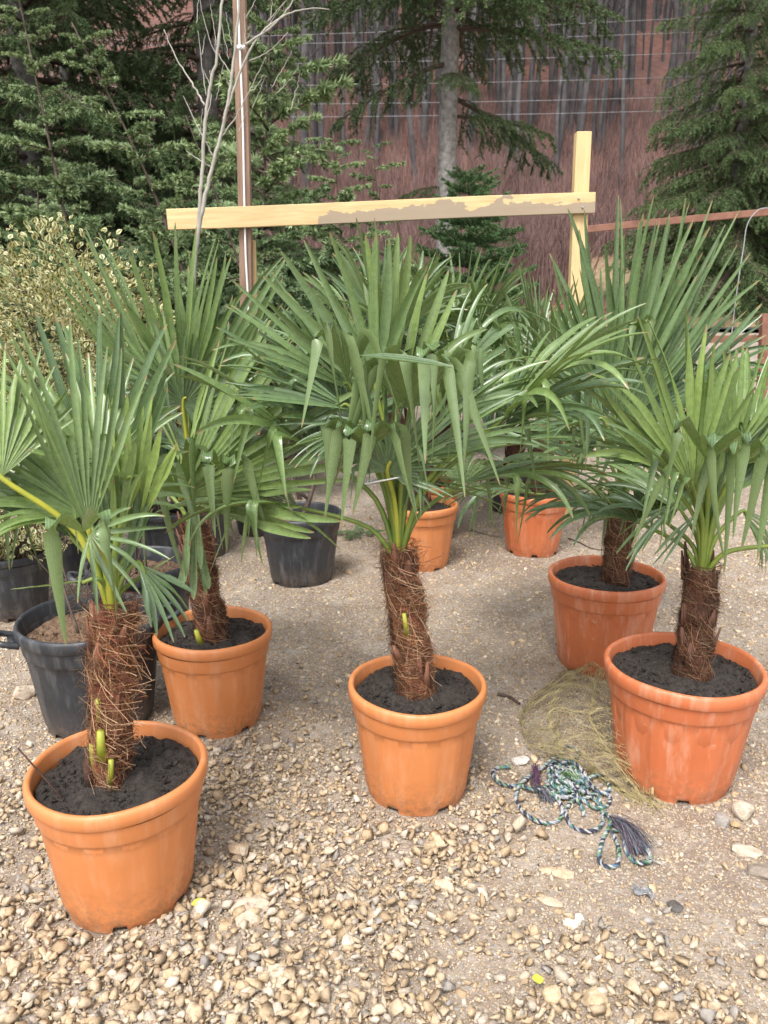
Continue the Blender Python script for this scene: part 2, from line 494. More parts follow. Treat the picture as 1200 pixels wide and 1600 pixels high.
M_TWIG = simple('grey_brown_twigs', (0.08, 0.045, 0.038), (0.20, 0.12, 0.10), 0.5, 0.9, 0, attr=True)
M_ROAD = simple('wet_asphalt', (0.05, 0.052, 0.056), (0.075, 0.077, 0.08), 6, 0.4, 0.3, 60, 0.005)
M_FALLEN = simple('yellow_fallen_leaf', (0.55, 0.50, 0.05), (0.45, 0.50, 0.10), 40, 0.5, 0)
M_WRAP = simple('crumpled_clear_film', (0.65, 0.67, 0.7), (0.8, 0.82, 0.85), 30, 0.15, 0.5, 60, 0.004)
M_WRAP.node_tree.nodes['Principled BSDF'].inputs['Transmission Weight'].default_value = 0.75

# ------------------------------------------------------------------ ground
def sstep(a, b, x):
    t = np.clip((x - a) / (b - a), 0, 1)
    return t * t * (3 - 2 * t)

def H0(x, y):
    z = 0.9 * np.clip((y - 5.2) / 14.8, 0, 1)
    z = z + 1.3 * sstep(23, 28.5, y) + np.clip(y - 28.5, 0, 12) * 0.2
    z = z + np.clip(y - 40, 0, 1000) * 0.66 * sstep(38, 46, y)
    return z

def fbm(x, y, s, seed=0):
    return mnoise.fractal(Vector((x * s + seed, y * s - seed, seed * 1.7)), 0.9, 2.0, 5)

def axis(lo, hi, step, far_lo, far_hi, grow=1.16):
    a = list(np.arange(lo, hi + 1e-6, step))
    d, v = step, a[-1]
    while v < far_hi:
        d = min(d * grow, 4.0); v += d; a.append(v)
    d, v = step, a[0]
    pre = []
    while v > far_lo:
        d = min(d * grow, 4.0); v -= d; pre.append(v)
    return pre[::-1] + a

gx = axis(-2.4, 2.4, 0.028, -110, 110)
gy = axis(1.0, 5.6, 0.028, -12, 150)
nx, ny = len(gx), len(gy)
bumps = {}
def Hz(x, y):
    z = float(H0(np.float64(x), np.float64(y)))
    amp = 0.012 if y < 10 else 0.012 + min((y - 10) * 0.006, 0.45)
    z += amp * fbm(x, y, 1.7 if y < 12 else 0.35, 3.1)
    if y < 9 and abs(x) < 5: z += 0.006 * fbm(x, y, 11.0, 5.5)
    return z
GV = np.zeros((ny, nx, 3), dtype=np.float32)
for j, y in enumerate(gy):
    for i, x in enumerate(gx):
        GV[j, i] = (x, y, Hz(x, y))
idx = np.arange(nx * ny).reshape(ny, nx)
GF = np.stack([idx[:-1, :-1], idx[:-1, 1:], idx[1:, 1:], idx[1:, :-1]], -1).reshape(-1, 4)
ground = link('ground', mesh('ground', GV.reshape(-1, 3), GF, M_GROUND, True))
tag(ground, 'tan gravel yard rising to a leaf-covered hillside', 'ground', kind='structure')

# strip of wet road at the foot of the bank
rv, rf = [], []
xs = np.linspace(-60, 60, 61)
for x in xs:
    for y in (20.4, 22.0, 23.6):
        rv.append((x, y, Hz(x, y) + 0.03 + 0.06))
for i in range(60):
    for k in range(2):
        rf.append((i*3+k, (i+1)*3+k, (i+1)*3+k+1, i*3+k+1))
tag(link('road', mesh('road', rv, rf, M_ROAD, True)), 'dark wet road strip at the foot of the grass bank', 'road', kind='structure')

# ------------------------------------------------------------------ gravel
def hull_stone(seed, n=15, flat=0.62):
    r = random.Random(seed)
    wy = r.uniform(0.55, 0.95)
    bm = bmesh.new()
    for _ in range(n):
        v = Vector((r.gauss(0, 1), r.gauss(0, 1), r.gauss(0, 1))).normalized()
        # boxy rather than round
        p = 3.2
        k = (abs(v.x)**p + abs(v.y)**p + abs(v.z)**p) ** (-1 / p)
        v = v * k * r.uniform(0.68, 1.05)
        bm.verts.new((v.x * 0.5, v.y * 0.5 * wy, v.z * 0.5 * flat))
    bmesh.ops.convex_hull(bm, input=bm.verts)
    bmesh.ops.delete(bm, geom=[v for v in bm.verts if not v.link_faces], context='VERTS')
    bmesh.ops.triangulate(bm, faces=bm.faces)
    bm.verts.index_update()
    V = np.array([v.co[:] for v in bm.verts], dtype=np.float32)
    Fc = np.array([[v.index for v in f.verts] for f in bm.faces], dtype=np.int32)
    bm.free()
    return V, Fc
SHAPES = [hull_stone(100 + i, 8 + i % 3, 0.46 + 0.06 * (i % 5)) for i in range(16)]
TANS = [(0.525, 0.412, 0.276), (0.565, 0.453, 0.32), (0.474, 0.366, 0.243), (0.606, 0.515, 0.397), (0.454, 0.355, 0.248), (0.545, 0.422, 0.282), (0.505, 0.386, 0.254), (0.626, 0.551, 0.453), (0.505, 0.443, 0.375), (0.575, 0.474, 0.342)]

def dense(x, y):
    """how thickly loose gravel lies here, 0..1"""
    n = 0.30 * fbm(x, y, 1.6, 9.0)
    d1 = 1 / (1 + math.exp(-(0.20 - x + 0.30 * (1.75 - y) + n) * 13)) * (1 / (1 + math.exp((y - 2.35 - 0.25 * x + n) * 9)))
    d2 = 1 / (1 + math.exp((y - 1.37 + n * 0.6) * 16))
    bare = math.exp(-(((x + 0.24) / 0.16) ** 2 + ((y - 1.50) / 0.06) ** 2))
    patch = min(1.0, max(0.12, 0.80 + 1.0 * fbm(x, y, 2.9, 21.0)))
    return max(d1, d2 * 0.9) * (1 - 0.55 * bare) * patch

POTS_XY = []   # filled before stones are dropped: (x, y, base radius)
def P(px, py, r): 
    g_ = on_ground(px, py); POTS_XY.append((g_.x, g_.y, r)); return g_

B_L1 = P(203, 1386, 0.15)
B_L2 = P(341, 1122, 0.15)
B_C = P(650, 1229, 0.15)
B_R1 = P(1050, 1208, 0.17)
B_R2 = P(937, 1035, 0.17)
B_B1 = P(831, 860, 0.15)
B_B2 = P(658, 882, 0.14)
B_B3 = P(668, 838, 0.14)
K_1 = P(472, 905, 0.16)
K_2 = P(158, 1120, 0.17)
K_3 = P(230, 1010, 0.16)
K_4 = P(322, 862, 0.15)

stones = []     # x, y, z, size, shape, quat, colour
def drop(x, y, size, sink, col):
    for (a, b_, r_) in POTS_XY:
        if (x - a) ** 2 + (y - b_) ** 2 < (r_ + size * 0.35) ** 2: return
    e = (rng.gauss(0, 0.35), rng.gauss(0, 0.35), rng.uniform(0, 6.28))
    stones.append((x, y, Hz(x, y) + size * sink, size, rng.randrange(16), e, col))
def tan(v=1.0):
    c = rng.choice(TANS); k = rng.uniform(0.84, 1.1) * v
    if rng.random() < 0.045: c = (0.36, 0.335, 0.31)
    return (c[0] * k, c[1] * k, c[2] * k)
def in_view(x, y, m=60):
    u, v, zc = project(x, y, 0)
    return -m < u < 1200 + m and v < 1600 + m + 40
cnt = 0
while cnt < 42000:                      # loose gravel, in layers
    cnt += 1
    y = 1.02 + rng.random() ** 1.2 * 1.9
    x = rng.uniform(-1.35, 1.35) * (0.55 + 0.45 * y)
    if not in_view(x, y): continue
    if rng.random() > dense(x, y): continue
    s = rng.choice((0.009, 0.012, 0.015, 0.018, 0.021, 0.024, 0.028, 0.034)) * rng.uniform(0.85, 1.25) * 1.14 * (1.5 if rng.random() < 0.05 else 1)
    if y > 1.9: s *= 0.85
    drop(x, y, s, rng.uniform(0.1, 0.45), tan())
for _ in range(26000):                  # chips pressed into the soil
    y = 1.05 + rng.random() ** 1.7 * 6.5
    x = rng.uniform(-0.72, 0.72) * (y + 0.5)
    if not in_view(x, y): continue
    s = min(0.07, 0.006 + rng.expovariate(1 / 0.0075)) * (1 + 0.06 * y)
    drop(x, y, s, rng.uniform(-0.2, 0.1), tan(1.12 if rng.random() < .5 else 0.92))
for _ in range(14000):                   # flat chips trodden into the yard further back
    y = 2.0 + rng.random() ** 1.3 * 5.0
    x = rng.uniform(-0.62, 0.62) * (y + 0.5)
    if not in_view(x, y, 20): continue
    drop(x, y, rng.uniform(0.010, 0.030) * (1.5 if rng.random() < 0.06 else 1), rng.uniform(-0.14, 0.08), tan(rng.choice((0.75, 1.0, 1.15, 1.25))))
GRIT_V = np.array([(1,0,0),(-1,0,0),(0,1,0),(0,-1,0),(0,0,.8),(0,0,-.8)], dtype=np.float32) * 0.5
GRIT_F = np.array([(0,2,4),(2,1,4),(1,3,4),(3,0,4),(2,0,5),(1,2,5),(3,1,5),(0,3,5)], dtype=np.int32)
grit = []
for _ in range(60000):
    y = 1.05 + rng.random() ** 1.6 * 4.2
    x = rng.uniform(-0.62, 0.62) * (y + 0.5)
    if not in_view(x, y, 20): continue
    if any((x - a) ** 2 + (y - b_) ** 2 < (r_ + 0.01) ** 2 for a, b_, r_ in POTS_XY): continue
    grit.append((x, y, rng.uniform(0.0025, 0.0085) * (0.75 + 0.25 * y)))
print('stones', len(stones), 'grit', len(grit))

def rotm(e):
    return np.array(Matrix.Rotation(e[2], 3, 'Z') @ Matrix.Rotation(e[0], 3, 'X') @ Matrix.Rotation(e[1], 3, 'Y'), dtype=np.float32)
def screen_size(s):
    u, v, zc = project(s[0], s[1], s[2])
    if not (10 < u < 1190 and v < 1595): return 0
    return s[3] / zc
order = sorted(range(len(stones)), key=lambda i: -screen_size(stones[i]))
single = set(order[:300])
base_me = [mesh('gravel_stone', V, Fc, M_STONE, False, np.ones((len(V), 4))) for V, Fc in SHAPES]
for i in order[:300]:
    x, y, z, s, k, e, c = stones[i]
    o = link('gravel_stone', base_me[k], ground, (x, y, z))
    o.rotation_euler = (Matrix(rotm(e).tolist())).to_euler()
    o.scale = (s, s, s)
    o.color = (*c, 1)
VV, FF, CC, n0 = [], [], [], 0
for i, (x, y, z, s, k, e, c) in enumerate(stones):
    if i in single: continue
    V, Fc = SHAPES[k]
    VV.append(V @ rotm(e).T * s + np.array((x, y, z), dtype=np.float32))
    FF.append(Fc + n0); n0 += len(V)
    CC.append(np.tile(np.array((*c, 1), dtype=np.float32), (len(V), 1)))
for (x, y, s) in grit:
    e = (rng.uniform(0, 6), rng.uniform(0, 6), rng.uniform(0, 6))
    V = GRIT_V * np.array((rng.uniform(.6, 1.5), rng.uniform(.6, 1.2), 1), dtype=np.float32)
    VV.append(V @ rotm(e).T * s + np.array((x, y, Hz(x, y) + s * 0.15 + 0.004 * dense(x, y)), dtype=np.float32))
    FF.append(GRIT_F + n0); n0 += 6
    CC.append(np.tile(np.array((*tan(), 1), dtype=np.float32), (6, 1)))
gs = link('gravel', mesh('gravel', np.concatenate(VV), np.concatenate(FF), M_STONE, False, np.concatenate(CC)), ground)
tag(gs, kind='stuff')

# ------------------------------------------------------------------ single rocks lying on the gravel
def rock(px, py, wid, dep, hei, col, label, seed, rz=0.0, lift=0.15):
    r = random.Random(seed)
    bm = bmesh.new()
    for _ in range(22):
        v = Vector((r.gauss(0, 1), r.gauss(0, 1), r.gauss(0, 1))).normalized()
        k = (abs(v.x)**4 + abs(v.y)**4 + abs(v.z)**4) ** (-1/4)
        v = v * k * r.uniform(0.85, 1.0)
        bm.verts.new((v.x * wid / 2, v.y * dep / 2, v.z * hei / 2))
    bmesh.ops.convex_hull(bm, input=bm.verts)
    bmesh.ops.delete(bm, geom=[v for v in bm.verts if not v.link_faces], context='VERTS')
    bmesh.ops.bevel(bm, geom=bm.edges[:], offset=min(wid, dep, hei) * 0.07, segments=1, affect='EDGES')
    bmesh.ops.triangulate(bm, faces=bm.faces)
    bmesh.ops.subdivide_edges(bm, edges=bm.edges[:], cuts=1)
    for v in bm.verts:
        v.co += Vector((1, 1, 1)) * 0.0 + v.co.normalized() * mnoise.noise(v.co * 40 + Vector((seed, 0, 0))) * hei * 0.09
    me = bpy.data.meshes.new('rock'); bm.to_mesh(me); bm.free()
    ca = me.color_attributes.new('Col', 'FLOAT_COLOR', 'POINT')
    ca.data.foreach_set('color', np.ones(len(me.vertices) * 4, dtype=np.float32))
    me.materials.append(M_STONE)
    p = on_ground(px, py)
    o = link('rock', me, None, (p.x, p.y, Hz(p.x, p.y) + hei * lift))
    o.rotation_euler = (0, 0, rz); o.color = (*col, 1)
    tag(o, label, 'rock')
rock(388, 1425, 0.118, 0.10, 0.03, (0.60, 0.50, 0.40), 'flat pale pinkish rock sunk in gravel beside the front left pot', 1, 0.4)
rock(40, 1088, 0.085, 0.07, 0.06, (0.52, 0.44, 0.36), 'rounded tan rock on the soil beside the black tub with handles', 2, 0.2, 0.4)
rock(1160, 1275, 0.072, 0.06, 0.05, (0.55, 0.49, 0.40), 'pale blocky rock right of the stained pot, largest of three', 3, 0.7, 0.4)
rock(1127, 1289, 0.052, 0.045, 0.036, (0.33, 0.31, 0.29), 'grey rock touching a pale blocky rock', 4, 0.2, 0.35)
rock(1148, 1296, 0.03, 0.03, 0.02, (0.50, 0.37, 0.22), 'small ochre stone wedged between grey rock and blocky rock', 5, 0.2, 0.4)
rock(1165, 1335, 0.085, 0.05, 0.022, (0.56, 0.49, 0.40), 'long flat pale rock below the blocky rock', 6, -0.3)
rock(1195, 1368, 0.09, 0.06, 0.03, (0.30, 0.26, 0.22), 'brown slab of rock at the picture edge below the stained pot', 7, -0.5)
rock(868, 1362, 0.10, 0.045, 0.018, (0.58, 0.46, 0.33), 'thin jagged tan rock flake below the rope loops', 8, -0.3)
rock(858, 1408, 0.075, 0.028, 0.018, (0.58, 0.49, 0.38), 'narrow pale rock sliver below the jagged flake', 9, -0.35)
rock(898, 1440, 0.062, 0.05, 0.012, (0.72, 0.67, 0.60), 'broken white stone pressed flat in the soil', 10, 0.2)
rock(1055, 1417, 0.036, 0.045, 0.012, (0.13, 0.12, 0.115), 'dark grey slate chip on the soil', 11, 0.4)
rock(672, 1330, 0.036, 0.03, 0.05, (0.56, 0.46, 0.32), 'upright pointed tan stone below the middle pot', 12, 0.4, 0.3)
rock(695, 1388, 0.058, 0.035, 0.03, (0.60, 0.50, 0.38), 'pale elongated stone below the upright pointed stone', 13, -0.6, 0.3)
rock(862, 1560, 0.046, 0.04, 0.036, (0.57, 0.46, 0.31), 'squarish tan stone beside the yellow-green fallen leaf', 14, 0.2, 0.4)
rock(928, 1570, 0.058, 0.046, 0.04, (0.54, 0.43, 0.29), 'round tan stone with a dark spot in front of the gravel edge', 15, 0.3, 0.4)
rock(543, 1476, 0.032, 0.042, 0.028, (0.66, 0.60, 0.50), 'off-white oval pebble among tan gravel', 16, 0.0, 0.4)
rock(814, 1190, 0.07, 0.05, 0.03, (0.66, 0.63, 0.60), 'whitish rock touching the left end of the rope heap', 17, 0.3, 0.3)
rock(1006, 1165, 0.075, 0.05, 0.03, (0.60, 0.52, 0.40), 'pale rock half covered by the loose end of the net', 18, 0.3, 0.3)
rock(430, 1530, 0.085, 0.07, 0.018, (0.62, 0.54, 0.43), 'flat crumbling pale stone level with the gravel', 19, 0.1, 0.2)

# ------------------------------------------------------------------ pots
def pot_meshes(D, Ht, flute, seed, notches):
    rt = D / 2; rb = rt * 0.735
    rim = 0.115 * Ht; band = 0.14 * Ht
    def rz(z): return rb + (rt * 0.93 - rb) * (z / (Ht - rim))
    r1 = rt * 0.93
    zs = [0.0, 0.018, 0.03] + list(np.linspace(0.05, Ht - rim - band - 0.004, 9))
    prof = [(rz(z) - (0.004 if z < 0.02 else 0), z) for z in zs]
    nb = len(prof)
    zb = Ht - rim - band
    prof += [(rz(zb) + 0.004, zb), (rz(zb) + 0.0065, zb + 0.006), (rz(Ht - rim) + 0.005, Ht - rim - 0.002)]
    inner = [(r1 - 0.006, Ht - rim - 0.002), (r1 - 0.008, Ht - 0.10), (rb, 0.05), (0.0, 0.05)]
    def fr(i, a):
        if 2 <= i < nb:
            k = math.cos(a * 14)
            return flute * (1 if k > 0.1 else k * 0.2 - 0.5) * min(1, (i - 1) / 3) - flute * 0.4
        return 0
    nn = 168
    def fz(i, a):
        if i == 0:
            for q in notches:
                if abs(((a - q + math.pi) % (2 * math.pi)) - math.pi) < 0.12: return 0.0165
        return 0
    b = MB(); b.lathe(prof, nn, fr, fz)
    b.lathe([(rb - 0.006, 0.0), (rb - 0.006, 0.02)], nn, None, fz)      # inner side of the foot
    b.lathe(inner, 72)
    b.lathe([(rb - 0.006, 0.02), (0.0, 0.02)], 72)
    body = (b.v, b.f, b.c)
    r = MB()
    rp = [(r1 + 0.001, Ht - rim - 0.003), (rt - 0.006, Ht - rim), (rt - 0.001, Ht - rim + 0.006), (rt, Ht - 0.012),
          (rt - 0.003, Ht - 0.004), (rt - 0.009, Ht), (rt - 0.015, Ht - 0.002), (rt - 0.018, Ht - 0.010), (r1 - 0.006, Ht - rim - 0.004)]
    ph = seed * 1.3
    r.lathe(rp, 96, lambda i, a: 0.0012 * math.sin(2 * a + ph), lambda i, a: 0.0022 * math.sin(2 * a + ph * 2) + 0.001 * math.sin(5 * a))
    return body, (r.v, r.f, r.c), r1

def soil_mesh(rad, z, seed, lump=0.012):
    nr_, na = 26, 84
    V = [(0, 0, z)]
    for i in range(1, nr_ + 1):
        r = rad * i / nr_
        for j in range(na):
            a = 2 * math.pi * j / na
            x, y = r * math.cos(a), r * math.sin(a)
            h = lump * 1.2 * mnoise.fractal(Vector((x * 14 + seed * 5, y * 14, seed)), 0.8, 2, 5)
            h += lump * 0.8 * abs(mnoise.noise(Vector((x * 55 + seed, y * 55, 2))))
            h += 0.012 * (1 - (r / rad) ** 2)
            V.append((x, y, z + h))
    Fc = [(0, 1 + j, 1 + (j + 1) % na) for j in range(na)]
    for i in range(nr_ - 1):
        for j in range(na):
            a, b = 1 + i * na + j, 1 + i * na + (j + 1) % na
            Fc.append((a, a + na, b + na, b))
    return V, Fc

def build_pot(root, D, Ht, mat, flute, seed, soilmat=None, soil_drop=0.030, clods=650, chips=False):
    notches = [seed * 0.7 + k * math.pi / 3 for k in range(6)]
    body, rim, r1 = pot_meshes(D, Ht, flute, seed, notches)
    p = link('pot', mesh('pot', body[0], body[1], mat, True, body[2]), root)
    rim_o = link('rim', mesh('rim', rim[0], rim[1], mat, True, rim[2]), p)
    sz = Ht - soil_drop
    V, Fc = soil_mesh(r1 - 0.010, sz - 0.01, seed)
    s = link('soil', mesh('soil', V, Fc, soilmat or M_SOIL, True), root)
    r = random.Random(seed * 31 + 5)
    cv, cf, n0 = [], [], 0
    for _ in range(clods):
        a, q = r.uniform(0, 6.28), (r1 - 0.024) * math.sqrt(r.random())
        k = r.randrange(16); sc = r.uniform(0.004, 0.013) if r.random() < 0.93 else r.uniform(0.013, 0.028)
        V, Fc = SHAPES[k]
        e = (r.uniform(0, 6), r.uniform(0, 6), r.uniform(0, 6))
        cv.append(V @ rotm(e).T * sc + np.array((q * math.cos(a), q * math.sin(a), sz + 0.004 * (1 - (q / r1) ** 2) + sc * 0.05 - 0.003), dtype=np.float32))
        cf.append(Fc + n0); n0 += len(V)
    c = link('chips' if chips else 'clods', mesh('clods', np.concatenate(cv), np.concatenate(cf), soilmat or M_SOIL, False), s)
    tag(c, kind='stuff')
    return sz

# ------------------------------------------------------------------ palm parts
def V3(*a): return Vector(a)
DOWN = Vector((0, 0, -1))
def frond_geo(hub, tip, nh, span, nseg, droop, kink, r, age, cup=0.25, tf=0.42, wmul=1.0, lenvar=0.10, lm=1.0, tk0=0.40, tk1=0.62):
    a = (tip - hub); Rr = a.length * lm; a.normalize()
    n = nh - a * nh.dot(a)
    if n.length < 1e-3: n = a.orthogonal()
    n.normalize(); s = a.cross(n)
    V, Fc, C = [], [], []
    half = span / 2; dth = span / nseg
    ts = [0.015, 0.10, 0.2, 0.28, 0.34, 0.39, 0.43, 0.47, 0.51, 0.55, 0.59, 0.63, 0.67, 0.72, 0.78, 0.85, 0.92, 0.97, 1.0]
    for i in range(nseg):
        th = -half + dth * (i + 0.5)
        q = th / half if half > 0 else 0
        L = Rr * (1 - 0.30 * abs(q) ** 2.2) * r.uniform(1 - lenvar, 1 + lenvar * 0.5)
        if r.random() < 0.07: L *= r.uniform(0.72, 0.9)
        th2 = th + r.gauss(0, dth * 0.06)
        d = (a * math.cos(th2) + s * math.sin(th2) + n * (cup * abs(q) + 0.025 * r.gauss(0, 1)))
        d.normalize()
        f = tf * r.uniform(0.72, 1.12)
        wm = min(Rr * f * math.tan(dth / 2) * 1.06 * wmul, 0.0165 if kink > 0.8 else 0.0125)
        p = hub.copy()
        dr = droop * r.uniform(0.4, 1.7) * (1 + 0.5 * abs(q))
        if r.random() < 0.10: dr += r.uniform(0.3, 1.2)
        kk = r.random() < kink
        tk = r.uniform(tk0, tk1); kstr = r.uniform(0.8, 1.0)
        rnd = r.random(); sway = Vector((r.gauss(0, .10), r.gauss(0, .10), 0))
        lat = s * r.gauss(0, 0.16) + n * r.gauss(0, 0.14)
        roll = r.gauss(0, 0.55)
        prev = 0.0
        base = len(V)
        dd = d.copy()
        for t in ts:
            dt = t - prev; prev = t
            if t > 0.28:
                dd = dd + (DOWN + sway) * dr * dt * (0.4 + 2.4 * max(0, t - 0.35)) + lat * dt
                if kk and tk < t < tk + 0.13:
                    dd = dd * 0.40 + (DOWN + sway * 1.5) * kstr * 0.60
                dd.normalize()
            p = p + dd * (L * dt)
            nn = n - dd * n.dot(dd)
            if nn.length < 0.08: nn = d - dd * d.dot(dd)
            nn.normalize(); sd_ = dd.cross(nn)
            if t > f:
                k = min(1, (t - f) / 0.3) * roll
                nn, sd_ = nn * math.cos(k) + sd_ * math.sin(k), sd_ * math.cos(k) - nn * math.sin(k)
            rr = L * t
            if t <= f + 0.03: wd = min(rr * math.tan(dth / 2) * 1.04 * wmul, wm); fold = 0.75
            else:
                k = (t - f) / (1 - f)
                wd = wm * (1 + 0.10 * math.sin(min(1, k * 2) * math.pi)) * (1 - 0.72 * max(0, (k - 0.35) / 0.65) ** 1.8); fold = 0.75 - (0.35 * k if kk else 0.0)
                if kk and t > tk: wd = wm * (1.12 - 1.0 * (t - tk) / (1 - tk) ** 1.0)
                if t > 0.99: wd *= 0.45
            V += [p - sd_ * wd + nn * wd * fold * 0.5, p - nn * wd * fold * 0.5, p + sd_ * wd + nn * wd * fold * 0.5]
            C += [(rnd, t, age, 0.0), (rnd, t, age, 0.5), (rnd, t, age, 1.0)]
        m = len(ts)
        for k in range(m - 1):
            b0 = base + 3 * k
            Fc += [(b0, b0+1, b0+4, b0+3), (b0+1, b0+2, b0+5, b0+4)]
    return V, Fc, C

def make_frond(root, top, hub, tip, nh, span_deg, r, droop=0.4, kink=0.1, age=0.8, nseg=None, cup=0.25, ymat=False, pet=True, tf=0.42, wmul=1.0, lm=1.0, tk0=0.40, tk1=0.62):
    """top, hub and tip are world points; root sits at root.location without rotation"""
    o = root.location
    top, hub, tip = top - o, hub - o, tip - o
    n = nseg or max(7, int(span_deg / 5.2))
    V, Fc, C = frond_geo(hub, tip, nh, R(span_deg), n, droop, kink, r, age, cup, tf, wmul, 0.10, lm, tk0, tk1)
    f = link('frond', mesh('frond', V, Fc, M_FROND, False, C), root)
    if pet:
        d1 = (hub - top)
        mid = top + Vector((d1.x * 0.28, d1.y * 0.28, d1.z * 0.55 if d1.z > 0 else 0.10 + d1.z * 0.3))
        a = (tip - hub).normalized()
        pts = spline([top - Vector((0, 0, 0.05)), mid, hub - a * 0.004, hub + a * 0.03], 6)
        rad = [0.0090 - 0.0048 * i / (len(pts) - 1) for i in range(len(pts))]
        b = MB(); b.tube(pts, rad, 6)
        b.build('petiole', M_PETIOLE_Y if ymat else M_PETIOLE, f, True)
    return f

def trunk(root, p0, p1, r0, r1, seed, nfib=1800, loose=1.0, stubs=(), tint=1.0):
    o = root.location
    p0, p1 = p0 - o, p1 - o
    r = random.Random(seed)
    ax = (p1 - p0); Lt = ax.length; ax.normalize()
    e1 = ax.cross(Vector((0, 1, 0))).normalized(); e2 = ax.cross(e1)
    def rad(t, a):
        return (r0 + (r1 - r0) * t) * (1 + 0.13 * math.sin(3 * a + 17 * t) + 0.16 * mnoise.noise(Vector((math.cos(a) * 2, math.sin(a) * 2, t * 9 + seed)))) + 0.004 * ((t * 7 + a / 2.1) % 1.0)
    NT_, NA = 30, 40
    V, Fc = [], []
    for i in range(NT_ + 1):
        t = i / NT_
        for j in range(NA):
            a = 2 * math.pi * j / NA
            q = rad(t, a) * (1 if t < 0.9 else 1 - 2.4 * (t - 0.9))
            V.append(p0 + ax * (Lt * t) + (e1 * math.cos(a) + e2 * math.sin(a)) * q)
    for i in range(NT_):
        for j in range(NA):
            j2 = (j + 1) % NA
            Fc.append((i*NA+j, i*NA+j2, (i+1)*NA+j2, (i+1)*NA+j))
    Fc.append(tuple(NT_*NA + j for j in range(NA)))
    tr = link('trunk', mesh('trunk', V, Fc, M_TRUNK, True), root)
    # fibres: thin curved ribbons wrapped over the trunk, ends standing off
    fv, ff, fc = [], [], []
    for _ in range(nfib):
        t = r.random(); a = r.uniform(0, 2 * math.pi)
        steep = r.uniform(-1.5, 1.5)
        Lf = r.uniform(0.03, 0.085) * (1.7 if r.random() < 0.18 else 1)
        lift = 0.001 + abs(r.gauss(0, 0.004)) * loose
        flare = abs(r.gauss(0, 0.016)) * loose if r.random() < 0.30 else 0.001
        n = 5; wd = r.uniform(0.0003, 0.00065)
        br = r.random()
        if br < 0.66: c = (0.13 + r.random() * 0.10, 0.045 + r.random() * 0.035, 0.026)
        elif br < 0.92: c = (0.28 + r.random() * 0.1, 0.125 + r.random() * 0.05, 0.065)
        else: c = (0.46, 0.30, 0.18)
        pk = 0.75 + 0.75 * mnoise.noise(V3(math.cos(a) * 1.6, math.sin(a) * 1.6, t * 6 + seed))
        pk = max(0.3, pk) * tint
        wisp = r.random() < 0.07
        if wisp:
            flare = r.uniform(0.012, 0.045) * loose; Lf *= 1.4; wd *= 0.8; pk = tint * 1.1; c = (0.40, 0.25, 0.14)
        flare *= 0.25 + 0.75 * t
        c = (c[0] * pk, c[1] * pk, c[2] * pk, 1)
        base = len(fv)
        da = math.cos(steep) * Lf / 0.05 * (1 if r.random() < .5 else -1) * 0.75
        dt_ = math.sin(abs(steep)) * Lf / Lt * (1 if r.random() < .6 else -1)
        curl = r.gauss(0, 0.5)
        for k in range(n):
            u = k / (n - 1)
            aa = a + da * u + curl * u * u; tt = t + dt_ * u
            rr = rad(min(max(tt, 0), 1), aa) + lift + flare * u * u
            p = p0 + ax * (Lt * min(max(tt, 0.0), 1.06)) + (e1 * math.cos(aa) + e2 * math.sin(aa)) * rr + DOWN * flare * u * u * 0.5
            sdv = ax * wd + (e1 * -math.sin(aa) + e2 * math.cos(aa)) * wd
            fv += [p - sdv, p + sdv]; fc += [c, c]
        for k in range(n - 1):
            ff.append((base+2*k, base+2*k+1, base+2*k+3, base+2*k+2))
    fb = link('fibre', mesh('fibre', fv, ff, M_FIBRE, False, fc), tr)
    tag(fb, kind='stuff')
    # old leaf bases lying flat against the trunk
    for _ in range(16):
        t = r.uniform(0.05, 0.97); a = r.uniform(0, 6.28)
        w0, hh = r.uniform(0.014, 0.030), r.uniform(0.05, 0.10)
        rr = rad(t, a)
        out = e1 * math.cos(a) + e2 * math.sin(a); sd_ = ax.cross(out)
        c0 = p0 + ax * (Lt * t) + out * (rr - 0.004)
        tipv = c0 + ax * hh + out * r.uniform(0.004, 0.022)
        b = MB()
        b.add([c0 - sd_ * w0, c0 + sd_ * w0, c0 + out * 0.012, tipv - sd_ * w0 * 0.25, tipv + sd_ * w0 * 0.25, tipv + out * 0.004],
              [(0, 2, 5, 3), (2, 1, 4, 5), (1, 0, 3, 4), (3, 5, 4), (0, 1, 2)], (0.16 * tint, 0.065 * tint, 0.035 * tint, 1))
        b.build('leaf_base', M_FIBRE, tr)
    for (t, a, hgt, wdt, green) in stubs:
        rr = rad(t, a); out = e1 * math.cos(a) + e2 * math.sin(a); sd_ = ax.cross(out)
        c0 = p0 + ax * (Lt * t) + out * (rr - 0.002)
        b = MB()
        b.tube([c0 - ax * 0.01, c0 + ax * hgt * 0.5 + out * 0.010, c0 + ax * hgt + out * 0.014], [wdt * 1.5, wdt, wdt * 0.85], 7)
        b.build('cut_leaf_stub', M_PETIOLE_Y if green else M_TRUNK, tr, True)
    return tr

